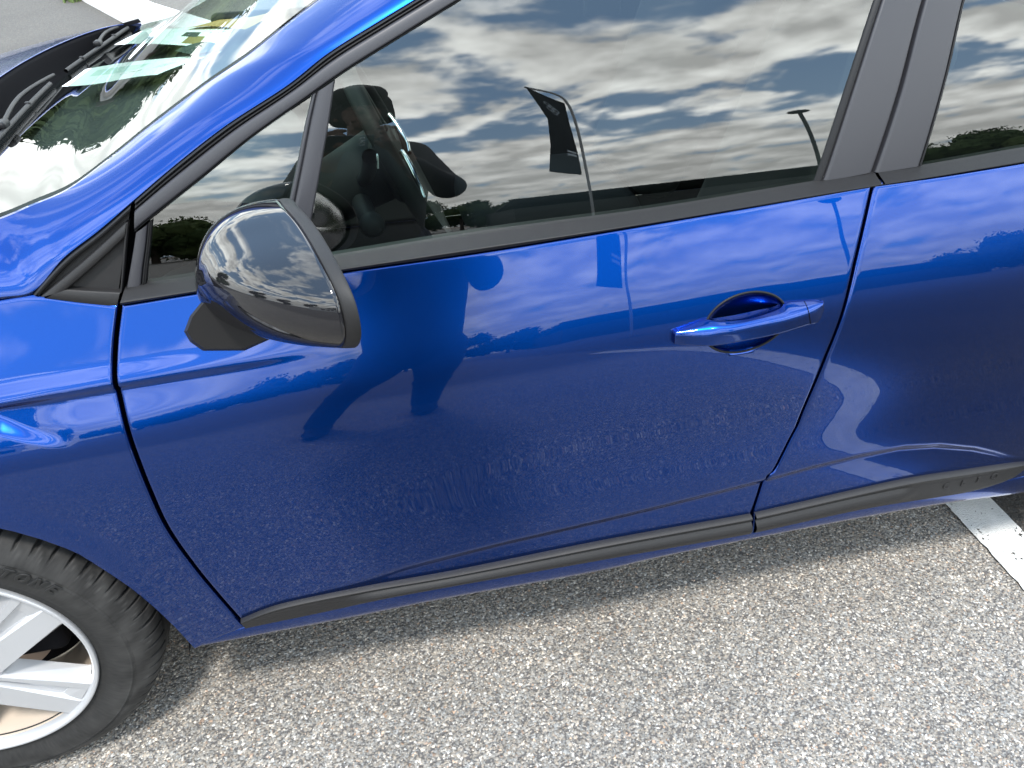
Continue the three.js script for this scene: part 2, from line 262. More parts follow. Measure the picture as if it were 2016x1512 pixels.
// window frames, pillars, seals --------------------------------------
const pillarLow = [[0.3154, 0.8982], [0.3669, 0.9383], [0.4175, 0.9677], [0.4684, 1.0002], [0.5278, 1.0373], [0.5976, 1.0769], [0.6827, 1.1172], [0.7365, 1.1479], [0.8043, 1.1783], [0.8538, 1.1997], [0.93, 1.2331], [1.0352, 1.2774], [1.1206, 1.3095]];
const frameIn = [[0.4838, 0.9777], [0.5539, 1.0182], [0.6248, 1.0608], [0.7052, 1.1025], [0.738, 1.1191], [0.7788, 1.1382], [0.8424, 1.1663], [0.9098, 1.1957], [0.9751, 1.2244], [1.0817, 1.2701], [1.1647, 1.3026]];
{
  const lowA = curve([[0.4683, 0.9996], [0.5276, 1.0367], [0.5975, 1.0763], [0.6826, 1.1166], [0.7365, 1.1474], [0.8043, 1.1777], [0.8537, 1.1992], [0.9299, 1.2325], [1.0351, 1.2768], [1.1205, 1.309]]);
  const inn = curve([...[[0.458, 0.9618]], ...frameIn]);
  mesh('weatherstrip', stripGeo(lowA, inn, glassZ, [[-0.02, -0.02], [-0.02, 0.001], [0.0, 0.004], [0.04, 0.006], [0.075, 0.006], [0.1, 0.003], [0.13, 0.0005], [0.16, 0.004], [0.2, 0.005], [0.25, 0.0035], [0.29, 0.001], [0.29, -0.02]], 140), M.rubber, door);
  mesh('window_frame', stripGeo(lowA, inn, glassZ, [[0.29, -0.012], [0.295, 0.004], [0.32, 0.0062], [0.4, 0.007], [0.6, 0.0075], [0.8, 0.0068], [0.87, 0.006], [0.9, 0.0035], [0.9, -0.01]], 140), M.satin, door);
  mesh('window_seal', stripGeo(lowA, inn, glassZ, [[0.905, -0.012], [0.905, 0.002], [0.93, 0.0042], [0.97, 0.0035], [1, 0.001], [1.01, -0.012]], 140), M.rubber, door);
  // front edge piece of the frame, beside the small fixed window
  mesh('window_frame', stripGeo(curve([[0.46, 0.9623], [0.4484, 0.9343], [0.4358, 0.9056], [0.4308, 0.8939]]), curve([[0.4767, 0.9714], [0.4676, 0.9454], [0.4565, 0.9168], [0.449, 0.8952]]), glassZ, [[0, -0.014], [0.0, 0.004], [0.06, 0.0064], [0.5, 0.007], [0.85, 0.0065], [0.97, 0.005], [1, 0.003], [1, -0.012]], 40), M.satin, door);
  mesh('window_seal', stripGeo(curve([[0.4774, 0.972], [0.4682, 0.9453], [0.4572, 0.9168], [0.4496, 0.8952]]), curve([[0.4843, 0.977], [0.4746, 0.9479], [0.4638, 0.9181], [0.4562, 0.8958]]), glassZ, [[0, -0.012], [0, 0.004], [0.35, 0.0062], [0.5, 0.003], [0.65, 0.0055], [0.9, 0.003], [1, -0.01]], 40), M.rubber, door);
  // divider between the fixed window and the sliding one
  const dl = curve([[0.7067, 1.1035], [0.6919, 1.0703], [0.672, 1.0207], [0.6517, 0.971], [0.6252, 0.905]]), dr = curve([[0.7379, 1.1185], [0.7221, 1.0709], [0.7012, 1.0132], [0.6776, 0.9501], [0.661, 0.9059]]);
  mesh('window_divider', stripGeo(dl, dr, glassZ, [[0, -0.012], [0, 0.002], [0.06, 0.004], [0.16, 0.0042], [0.2, 0.001], [0.23, 0.0005], [0.26, 0.004], [0.4, 0.0056], [0.7, 0.0058], [0.92, 0.005], [1, 0.003], [1, -0.012]], 60), M.satin, door);
  // B pillar covers
  const pl = curve([[1.5683, 1.2916], [1.5087, 1.1625], [1.4659, 1.0507], [1.4273, 0.9333]]), pr = curve([[1.6325, 1.2894], [1.5734, 1.1588], [1.5391, 1.0396], [1.5085, 0.9379]]);
  const pp = [[0, -0.014], [0, 0.002], [0.03, 0.0045], [0.08, 0.0055], [0.5, 0.006], [0.92, 0.0055], [0.97, 0.0042], [1, 0.001], [1, -0.016]];
  mesh('pillar_cover', stripGeo(pl, pr, glassZ, pp, 80), M.satin, door);
  mesh('window_seal', stripGeo(curve([[1.5563, 1.292], [1.4966, 1.1632], [1.4527, 1.0517], [1.413, 0.9336]]), curve([[1.5675, 1.2916], [1.5079, 1.1626], [1.465, 1.0508], [1.4265, 0.933]]), glassZ, [[0, -0.014], [0, 0.0], [0.2, 0.0025], [0.6, 0.0045], [0.85, 0.004], [1, 0.001], [1, -0.01]], 60), M.rubber, door);
  const ql = curve([[1.6374, 1.2892], [1.5784, 1.1585], [1.5443, 1.0378], [1.5134, 0.9367]]), qr = curve([[1.6881, 1.2875], [1.6398, 1.155], [1.6181, 1.0604], [1.5896, 0.9386]]);
  mesh('pillar_cover', stripGeo(ql, qr, glassZ, pp, 80), M.satin, rearDoor);
  mesh('window_seal', stripGeo(qr, curve([[1.6932, 1.2873], [1.6449, 1.1547], [1.6234, 1.06], [1.5949, 0.9388]]), glassZ, [[0, -0.014], [0, 0.003], [0.4, 0.0045], [0.8, 0.003], [1, 0], [1, -0.012]], 60), M.rubber, rearDoor);
}
// side windows -------------------------------------------------------
{
  const pane = (b, t, l, r, n, parent, name) => mesh(name, panelGeo(curve(b), curve(t), curve(l), curve(r), glassZ, steps(n, 1, false, false), steps(80, 1, false, false)), M.sideGlass, parent);
  const e = (p, dy) => p.map(([x, y]) => [x, y + dy]);
  // sliding window: from the divider to the B pillar, up to the roof
  const bt = e([[0.6654, 0.9075], [0.7033, 0.9068], [0.9059, 0.9168], [1.1706, 0.9226], [1.4204, 0.9343]], -0.012);
  const lft = [bt[0], ...[[0.6776, 0.9501], [0.6997, 1.0121], [0.7287, 1.0909], [0.7387, 1.1196]]], top = [lft[lft.length - 1], ...[[0.7789, 1.1391], [0.8425, 1.1672], [0.9099, 1.1965], [0.9752, 1.2252], [1.0818, 1.2707], [1.1648, 1.3031], [1.3334, 1.3041], [1.5611, 1.293]]], rgt = [bt[bt.length - 1], ...[[1.4622, 1.0576], [1.5014, 1.1617], [1.5611, 1.293]]];
  pane(bt, top, lft, rgt, 160, door, 'window');
  const qb = e([[0.4518, 0.8936], [0.5128, 0.8976], [0.5744, 0.9004], [0.6322, 0.9029]], -0.01), ql = [qb[0], ...[[0.464, 0.926], [0.4806, 0.9748]]], qt = [ql[2], ...[[0.5537, 1.0176], [0.6247, 1.0602], [0.7091, 1.1028]]], qr = [qb[3], ...[[0.6678, 1.0087], [0.7091, 1.1028]]];
  pane(qb, qt, ql, qr, 80, door, 'quarter_window');
  const rb = e([[1.5889, 0.9379], [1.7789, 0.9461], [2.0051, 0.9541], [2.2678, 0.9609]], -0.012), rl = [rb[0], ...[[1.6218, 1.0587], [1.6432, 1.1548], [1.6915, 1.2873]]], rt = [rl[3], ...[[1.9048, 1.2831], [2.193, 1.2797]]], rr = [rb[3], ...[[2.2172, 1.1207], [2.193, 1.2797]]];
  pane(rb, rt, rl, rr, 80, rearDoor, 'window');
}
// sail panel in front of the door ------------------------------------
{
  const a = [[0.3181, 0.8951], [0.3633, 0.8817], [0.4099, 0.8691]], outer = curve([[0.3187, 0.8971], [0.3673, 0.9357], [0.4181, 0.9651], [0.4603, 0.9924]]), low = curve(a);
  const sail = new THREE.Group(); sail.name = 'sail_panel'; car.add(sail);
  const z = (x, y) => glassZ(x, y) + 0.006;
  const right = curve([[0.4603, 0.9924], [0.4449, 0.9542], [0.4275, 0.9099], [0.4109, 0.8704]]);
  const tri = (o, l, r, dz, n) => { const rows = []; for (let j = 0; j <= n; j++) { const v = j / n, p = o(v), row = []; const end = l ? lerpV(l(v), r ? r(1 - v) : p, 0) : p; for (let i = 0; i <= n; i++) { const u = i / n, q = p.clone().lerp(end, u); row.push(V(q.x, q.y, z(q.x, q.y) + dz)); } rows.push(row); } return gridGeo(rows); };
  function lerpV(p) { return p; }
  mesh('panel_face', tri(outer, low, null, -0.006, 40), M.trim, sail);
  const bar = (pa, pb, w, dz) => stripGeo(curve(pa), curve(pb), z, [[0, -0.012], [0, dz * 0.4], [0.08, dz], [0.5, dz * 1.2], [0.85, dz], [0.97, dz * 0.5], [1, -0.008]], 40);
  mesh('rib', bar([[0.3263, 0.8956], [0.384, 0.9313], [0.4256, 0.9587], [0.4528, 0.9775]], [[0.3611, 0.9018], [0.4017, 0.9281], [0.4323, 0.949], [0.4468, 0.9591]], 1, 0.005), M.trim, sail);
  mesh('rib', bar([[0.3541, 0.9033], [0.3866, 0.8969], [0.4223, 0.8907]], [[0.3291, 0.8925], [0.3696, 0.8816], [0.412, 0.8696]], 1, 0.005), M.trim, sail);
  mesh('rib', bar([[0.4528, 0.9775], [0.4443, 0.9542], [0.4334, 0.9227], [0.4223, 0.8907]], [[0.4561, 0.9784], [0.4473, 0.9539], [0.4365, 0.9224], [0.4247, 0.8904]], 1, 0.004), M.trim, sail);
  mesh('weatherstrip', stripGeo(curve([[0.3163, 0.8974], [0.3673, 0.9376], [0.418, 0.9671], [0.4622, 0.9953]]), curve([[0.3259, 0.8963], [0.371, 0.9313], [0.4214, 0.9616], [0.4596, 0.9875]]), z, [[0, -0.02], [0, -0.003], [0.3, 0.002], [0.55, -0.001], [0.8, 0.002], [1, -0.006]], 40), M.rubber, sail);
}
// dark structure behind the gaps -------------------------------------
{
  const rows = []; for (let j = 0; j <= 60; j++) { const row = []; for (let i = 0; i <= 60; i++) { const x = lerp(0.365, 2.3, i / 60), y = lerp(0.262, 0.885, j / 60); row.push(V(x, y, Math.min(sideBase(x, y), 0.03) - 0.034)); } rows.push(row); }
  mesh('inner_shell', gridGeo(rows), M.gap, car);
  const up = []; for (let j = 0; j <= 20; j++) { const row = [], v = j / 20; for (let i = 0; i <= 8; i++) { const x = lerp(lerp(1.44, 1.55, v), lerp(1.60, 1.70, v), i / 8), y = lerp(0.86, 1.34, v); row.push(V(x, y, glassZ(x, y) - 0.018)); } up.push(row); }
  mesh('pillar', gridGeo(up), M.gap, car);
  mesh('pillar_base', stripGeo(curve(pillarLow.slice(0, 4)), curve([[0.3254, 0.8806], [0.3637, 0.883], [0.4159, 0.8698], [0.4381, 0.8951]]), glassZ, [[0, -0.03], [0.5, -0.03], [1, -0.03]], 30), M.gap, car);
}
// A pillar -----------------------------------------------------------
const wsEdge = [...[[0.1865, 0.9594, -0.15]], ...[[0.289, 0.9799, -0.155]], ...[[0.3281, 0.9908, -0.16], [0.3765, 1.0061, -0.16]], ...[[0.432, 1.0344, -0.175]], ...[[0.4969, 1.0714, -0.19]], ...[[0.5686, 1.1099, -0.205]], ...[[0.6257, 1.1381, -0.215]], ...[[0.6836, 1.1704, -0.23]], ...[[0.7285, 1.1946, -0.245]], ...[[0.8599, 1.262, -0.29]]];
{
  const lowPts = [...[[0.1734, 0.8833], [0.2745, 0.8954]], ...pillarLow].map(([x, y]) => [x, y, glassZ(x, y) + 0.003]);
  const lo = curve(lowPts), up = curve(wsEdge), rows = [];
  const n = 160, m = 36;
  for (let j = 0; j <= m + 2; j++) { const row = [];
    for (let i = 0; i <= n; i++) { const t = i / n, a = lo(t), b = up(t), s = clamp((j - 1) / m), mid = a.clone().lerp(b, 0.42); mid.z += lerp(0.012, 0.02, t); mid.y += 0.012; const p = V(0, 0, 0);
      p.addScaledVector(a, (1 - s) ** 2).addScaledVector(mid, 2 * s * (1 - s)).addScaledVector(b, s * s); if (j === 0) p.z -= 0.02; if (j === m + 2) { p.y -= 0.012; p.z -= 0.004; } row.push(p); } rows.push(row); }
  mesh('front_pillar', gridGeo(rows), M.paint, car);
}
// windscreen, cowl, bonnet, wipers --------------------------------------
const CZ = -0.9;
const mirrorZ = (p) => [p[0], p[1], 2 * CZ - p[2]];
const wsL = wsEdge.map(([x, y, z]) => [x + 0.003, y + 0.003, z - 0.012]);
const wsBaseX = (z) => lerp(0.132, wsL[0][0], Math.pow(Math.abs(z - CZ) / Math.abs(wsL[0][2] - CZ), 2.0));
const windscreen = (() => {
  const L = curve(wsL), R = curve(wsL.map(mirrorZ)), l0 = wsL[0], l1 = wsL[wsL.length - 1], bot = [], top = [];
  for (let k = 0; k <= 24; k++) { const e = lerp(-1, 1, k / 24), z = lerp(l0[2], 2 * CZ - l0[2], k / 24), w = Math.pow(Math.abs(e), 2.0); bot.push([lerp(0.132, l0[0], w), lerp(0.957, l0[1], w), z]); const z2 = lerp(l1[2], 2 * CZ - l1[2], k / 24), q = 1 - e * e; top.push([l1[0] - 0.09 * q, l1[1] + 0.03 * q, z2]); }
  const f = coons(curve(bot), curve(top), L, R); return f;
})();
{
  const rows = []; for (let j = 0; j <= 60; j++) { const row = []; for (let i = 0; i <= 80; i++) row.push(windscreen(i / 80, j / 60)); rows.push(row); }
  mesh('windscreen', gridGeo(rows), M.windGlass, car);
  // ceramic black border along the foot and the near edge
  const brd = []; for (let j = 0; j <= 3; j++) { const row = []; for (let i = 0; i <= 80; i++) { const p = windscreen(i / 80, 0.006 * j / 3); p.y -= 0.004; p.x += 0.002; row.push(p); } brd.push(row); }
  mesh('windscreen_border', gridGeo(brd), M.gap, car);
}
const hoodX = (z) => 0.062 + 0.135 * Math.pow(Math.abs(z - CZ) / 0.72, 2.2);
{
  const hood = [], top = (x, z) => { const q = Math.abs(z - CZ) / 0.76; return 0.996 - 0.006 * q * q - 0.022 * Math.pow(q, 8) - 0.13 * (hoodX(z) - x) - 0.16 * (hoodX(z) - x) ** 2; };
  for (let j = 0; j <= 62; j++) { const row = []; for (let i = 0; i <= 80; i++) { const z = lerp(-0.145, -1.655, i / 80), e = hoodX(z); let x = e - Math.max(0, (j - 3)) / 60 * 0.9, y = top(x, z); if (j < 3) { x = e + [-0.01, 0.0005, 0.0004][j]; y = top(e, z) - [0.02, 0.004, 0.001][j]; } row.push(V(x, y, z)); } hood.push(row); }
  mesh('bonnet', gridGeo(hood), M.paint, car);
  const seal = []; for (const [dx, dy] of [[-0.02, -0.01], [0.0012, 0.0], [0.006, -0.006], [0.012, -0.02], [0.02, -0.04], [0.03, -0.055], [0.045, -0.062], [0.06, -0.056], [0.074, -0.045]]) { const row = []; for (let i = 0; i <= 60; i++) { const z = lerp(-0.15, -1.65, i / 60), k = (wsBaseX(z) - hoodX(z)) / 0.07; row.push(V(hoodX(z) + dx * k, 0.992 + dy - 0.01 * (Math.abs(z - CZ) / 0.76) ** 2, z)); } seal.push(row); }
  mesh('cowl', gridGeo(seal), M.gap, car);
  const wiper = (from, z0, z1, name) => {
    const w = new THREE.Group(); w.name = name; car.add(w);
    const onGlass = (u, v, d) => { const p = windscreen(u, v); return [p.x - d * 0.45, p.y + d * 0.9, p.z]; };
    const uOf = (z) => (z + 0.15) / (-1.65 + 0.15);
    const pts = []; for (let k = 0; k <= 10; k++) { const z = lerp(z0, z1, k / 10); pts.push(onGlass(uOf(z), 0.012 + 0.012 * Math.sin(k / 10 * Math.PI), 0.007)); }
    mesh('wiper_blade', tube(pts, 0.0048, 60, 8), M.rubber, w);
    const arm = []; for (let k = 0; k <= 8; k++) { const z = lerp(from, lerp(z0, z1, 0.5), k / 8); arm.push(onGlass(uOf(z), lerp(-0.025, 0.022, k / 8), 0.014 + 0.008 * Math.sin(k / 8 * Math.PI))); }
    mesh('wiper_arm', tube(arm, 0.0042, 40, 8), M.rubber, w);
    const c = lerp(z0, z1, 0.5), p = onGlass(uOf(c), 0.024, 0.016); mesh('wiper_joint', box(0.018, 0.014, 0.034, ...p, 0.006), M.rubber, w);
    for (const q of [0.22, 0.74]) { const p2 = onGlass(uOf(lerp(z0, z1, q)), 0.02, 0.008); mesh('clip', box(0.011, 0.012, 0.01, ...p2, 0.003), M.rubber, w); }
  };
  wiper(-1.05, -0.28, -0.98, 'wiper'); wiper(-1.62, -1.1, -1.6, 'wiper');
}
// roof, far side, floor, tail: enough of the shell to close the cabin --------
{
  const roof = []; for (let j = 0; j <= 20; j++) { const row = []; for (let i = 0; i <= 30; i++) { const q = lerp(-1, 1, i / 30), x = lerp(0.93 + 0.06 * q * q, 2.9, j / 20); row.push(V(x, 1.37 + 0.07 * (1 - q ** 4) - 0.06 * ss(1.8, 3, x), CZ + q * 0.67)); } roof.push(row); }
  mesh('roof', gridGeo(roof), M.paint, car);
  const far = []; for (let j = 0; j <= 12; j++) { const row = []; for (let i = 0; i <= 30; i++) { const x = lerp(-0.45, 3.1, i / 30), y = lerp(0.22, x < 0.36 ? 0.84 : 0.92, j / 12); row.push(V(x, y, 2 * CZ - Math.max(-0.12, sideBase(clamp(x, 0, 2.3), y)))); } far.push(row); }
  mesh('far_side', gridGeo(far), M.paint, car);
  mesh('far_trim', box(2.6, 0.7, 0.05, 1.7, 0.63, -1.68, 0.02), M.interior, car);
  mesh('floor_pan', box(3.7, 0.04, 1.6, 1.35, 0.25, CZ, 0.01), M.gap, car);
  mesh('engine_bay', box(0.75, 0.5, 1.3, -0.28, 0.6, CZ, 0.05), M.gap, car);
  mesh('bulkhead', box(0.05, 0.6, 1.5, 0.16, 0.62, CZ, 0.01), M.gap, car);
  mesh('nose', box(0.14, 0.55, 1.5, -0.62, 0.5, CZ, 0.06), M.paint, car);
  mesh('tail', box(0.12, 0.95, 1.35, 3.05, 0.8, CZ, 0.05), M.paint, car);
  mesh('rear_pillar', box(0.3, 0.45, 0.03, 2.75, 1.17, -0.2, 0.01), M.paint, car);
  for (const x of [1.58]) mesh('far_pillar', box(0.12, 0.46, 0.03, x, 1.14, -1.62, 0.01), M.interior, car);
}
// cabin --------------------------------------------------------------
{
  const dash = []; for (let j = 0; j <= 14; j++) { const row = []; for (let i = 0; i <= 40; i++) { const z = lerp(-0.2, -1.6, i / 40), hump = 0.035 * Math.exp(-(((z + 0.53) / 0.2) ** 2)); const prof = [[0.16, 0.93], [0.25, 0.945], [0.35, 0.955], [0.45, 0.958], [0.54, 0.955], [0.59, 0.945], [0.62, 0.925], [0.63, 0.89], [0.62, 0.84], [0.6, 0.8], [0.6, 0.74], [0.62, 0.7], [0.6, 0.62], [0.56, 0.55], [0.5, 0.42]][j]; row.push(V(prof[0] + (j > 3 ? hump * 1.2 : 0) + 0.06 * ((z - CZ) / 0.7) ** 2 * (j < 3 ? 1 : 0), prof[1] + (j > 3 && j < 7 ? hump : 0), z)); } dash.push(row); }
  mesh('dashboard', gridGeo(dash), M.interior, car);
  const sw = new THREE.Group(); sw.name = 'steering_wheel'; sw.position.set(0.83, 0.885, -0.53); sw.rotation.z = 0.42; car.add(sw);
  const rim = new THREE.TorusGeometry(0.18, 0.0165, 14, 64); rim.rotateY(Math.PI / 2); mesh('wheel_rim', rim, M.interior, sw);
  mesh('hub', box(0.05, 0.13, 0.16, -0.015, 0, 0, 0.025), M.interior, sw);
  for (const a of [0, 180, 270]) { const g = box(0.022, 0.032, 0.12, 0, 0, 0.11, 0.01); g.rotateX(a * D2R); mesh('spoke', g, M.interior, sw); }
  for (const a of [0, 180]) { const g = tube([[0.016, 0.03, 0.08], [0.02, 0.02, 0.12], [0.018, -0.01, 0.15], [0.014, -0.03, 0.165]], 0.005, 20, 8); g.rotateX(a * D2R); mesh('spoke_trim', g, M.chrome, sw); }
  mesh('steering_column', (() => { const g = new THREE.CylinderGeometry(0.05, 0.07, 0.25, 24); g.rotateZ(Math.PI / 2 + 0.42); g.translate(0.71, 0.835, -0.53); return g; })(), M.interior, car);
  const stalk = (pts, r, name) => mesh(name, tube(pts, r, 30, 12), M.interior, car);
  stalk([[0.76, 0.87, -0.47], [0.765, 0.9, -0.4], [0.77, 0.94, -0.33], [0.772, 0.968, -0.29]], 0.0125, 'indicator_stalk');
  for (let k = 0; k < 6; k++) mesh('stalk_mark', box(0.003, 0.005, 0.009, 0.7835, 0.937 + k * 0.0062, -0.333 + k * 0.0085, 0.001), new THREE.MeshStandardMaterial({ name: 'white_print', color: rgb(0.8, 0.8, 0.8), roughness: 0.6 }), car);
  stalk([[0.75, 0.83, -0.46], [0.755, 0.832, -0.4], [0.76, 0.832, -0.36]], 0.018, 'audio_stalk');
  const knob = new THREE.SphereGeometry(0.022, 20, 14); knob.translate(0.762, 0.832, -0.35); mesh('stalk_knob', knob, M.interior, car);
  const seat = (z) => { const s = new THREE.Group(); s.name = 'front_seat'; s.position.set(1.3, 0.3, z); car.add(s); mesh('seat_cushion', box(0.5, 0.18, 0.48, 0, 0.15, 0, 0.07), M.fabric, s); const b = box(0.16, 0.62, 0.46, 0, 0.3, 0, 0.07); b.rotateZ(-0.33); b.translate(0.27, 0.22, 0); mesh('seat_back', b, M.fabric, s); const h = box(0.1, 0.2, 0.26, 0, 0, 0, 0.045); h.rotateZ(-0.25); h.translate(0.46, 0.86, 0); mesh('headrest', h, M.fabric, s); };
  seat(-0.53); seat(-1.27);
  mesh('rear_seat', box(0.2, 0.7, 1.3, 2.4, 0.65, CZ, 0.08), M.fabric, car);
  mesh('centre_console', box(0.75, 0.16, 0.24, 1.05, 0.4, CZ, 0.04), M.interior, car);
  // inner door trim just below the glass
  const cap = stripGeo(curve([[0.46, 0.885], [0.9, 0.902], [1.44, 0.925]]), curve([[0.46, 0.86], [0.9, 0.86], [1.44, 0.86]]), (x, y, s) => glassZ(x, 0.93) - 0.02 - 0.06 * s, [[0, 0], [0.2, -0.004], [0.6, -0.01], [1, -0.02], [6, -0.05], [10, -0.06]], 40);
  mesh('door_trim', cap, M.interior, door);
}

// side mirror ---------------------------------------------------------
{
  const mir = new THREE.Group(); mir.name = 'side_mirror'; car.add(mir);
  const loop = new THREE.CatmullRomCurve3([[0.664, 1.020, 0.0], [0.677, 1.031, 0.05], [0.695, 1.025, 0.1], [0.714, 1.009, 0.165], [0.7255, 0.985, 0.2], [0.7275, 0.955, 0.207], [0.722, 0.926, 0.192], [0.706, 0.904, 0.157], [0.677, 0.885, 0.11], [0.648, 0.873, 0.06], [0.630, 0.873, 0.02], [0.626, 0.9, -0.012], [0.642, 0.965, -0.016]].map((p) => V(...p)), true, 'centripetal');
  const N = 120, P = loop.getSpacedPoints(N), nose = V(0.553, 0.957, 0.062);
  const cen = P.slice(0, N).reduce((a, p) => a.add(p), V(0, 0, 0)).multiplyScalar(1 / N);
  const ring = (t, shrink = 1) => P.map((p) => { const c = cen.clone().lerp(nose, t), k = Math.pow(1 - Math.pow(Math.max(0, t), 2.3), 0.5) * shrink; return p.clone().sub(cen).multiplyScalar(k).add(c); });
  const rows = (ts) => ts.map(([t, s]) => ring(t, s));
  const T = []; for (let k = 0; k <= 40; k++) T.push([1 - Math.pow(1 - (0.2 + 0.8 * k / 40), 1.5) * 1.0, 1]);
  const tc = []; for (let k = 0; k <= 44; k++) tc.push([Math.min(0.9999, lerp(0.125, 1, 1 - Math.pow(1 - k / 44, 1.7))), 1.0]);
  mesh('mirror_cap', gridGeo([ring(0.125, 0.965), ...rows(tc)], true), M.gloss, mir);
  mesh('mirror_housing', gridGeo(rows([[0.06, 0.9], [0.0, 0.945], [-0.012, 0.965], [-0.012, 0.985], [0.0, 1.0], [0.03, 1.004], [0.06, 1.004], [0.09, 1.0], [0.11, 0.992], [0.116, 0.974], [0.12, 0.95]]), true), M.trim, mir);
  const gl = P.map((p) => p.clone().sub(cen).multiplyScalar(0.9).add(cen).add(V(-0.012, 0, 0))), glRows = [gl, gl.map((p) => p.clone().lerp(cen, 0.5)), gl.map(() => cen.clone().add(V(-0.012, 0, 0)))];
  mesh('mirror_glass', gridGeo(glRows), M.chrome, mir);
  // foot of the mirror on the door
  const A = [[0.5093, 0.8058, -0.045], [0.4958, 0.825, -0.045], [0.4931, 0.842, -0.045], [0.5058, 0.8634, -0.045], [0.5334, 0.8896, -0.045], [0.5577, 0.8709, -0.045], [0.5972, 0.8094, -0.045], [0.5611, 0.7988, -0.045]], foot = [];
  const at = (pts, dx, dy, z) => curve([...pts, pts[0]].map(([x, y]) => [x + dx, y + dy, z]));
  const near = curve([...[[0.5384, 0.8683, 0.062], [0.5258, 0.8833, 0.062], [0.5224, 0.8965, 0.062], [0.5336, 0.9176, 0.062], [0.557, 0.941, 0.062], [0.5816, 0.9253, 0.062], [0.62, 0.8717, 0.062], [0.5831, 0.8616, 0.062]], ...[[0.5384, 0.8683, 0.062]]].map((p) => p), true), root = curve([...[[0.5109, 0.8102, -0.04], [0.4994, 0.8266, -0.04], [0.4966, 0.8405, -0.04], [0.5083, 0.8612, -0.04], [0.5346, 0.8846, -0.04], [0.558, 0.8705, -0.04], [0.5907, 0.8256, -0.04], [0.5563, 0.806, -0.04]], ...[[0.5109, 0.8102, -0.04]]]);
  { // faceted foot: eight flat sides with small bevels
    const N8 = [...[[0.5372, 0.8685, 0.062], [0.5249, 0.8841, 0.062], [0.5218, 0.8987, 0.062], [0.5337, 0.9182, 0.062], [0.5577, 0.9415, 0.062], [0.5822, 0.9253, 0.062], [0.62, 0.8717, 0.062], [0.5841, 0.8607, 0.062]]], R8 = [...[[0.5097, 0.8104, -0.04], [0.498, 0.826, -0.04], [0.4951, 0.84, -0.04], [0.5067, 0.8599, -0.04], [0.5342, 0.8831, -0.04], [0.5577, 0.8691, -0.04], [0.5907, 0.8256, -0.04], [0.5563, 0.806, -0.04]]];
    const mid = N8.map((p, i) => p.map((v, d) => lerp(R8[i][d], v, 0.86))), inn = N8.map((p) => { const c = [0, 1, 2].map((d) => N8.reduce((q, w) => q + w[d], 0) / 8); return p.map((v, d) => lerp(v, c[d], 0.1)); }), pos = [], F = (a, b, c) => pos.push(...a, ...b, ...c);
    for (let i = 0; i < 8; i++) { const j = (i + 1) % 8; for (const [A, B] of [[R8, mid], [mid, inn]]) { F(A[i], A[j], B[i]); F(A[j], B[j], B[i]); } if (i > 1) F(inn[0], inn[i - 1], inn[i]); }
    const g = new THREE.BufferGeometry(); g.setAttribute('position', new THREE.Float32BufferAttribute(pos, 3)); g.setAttribute('uv', new THREE.Float32BufferAttribute(new Float32Array(pos.length / 3 * 2), 2)); g.computeVertexNormals(); foot.push(g); }
  mesh('mirror_foot', foot[0], M.trim, mir);
}
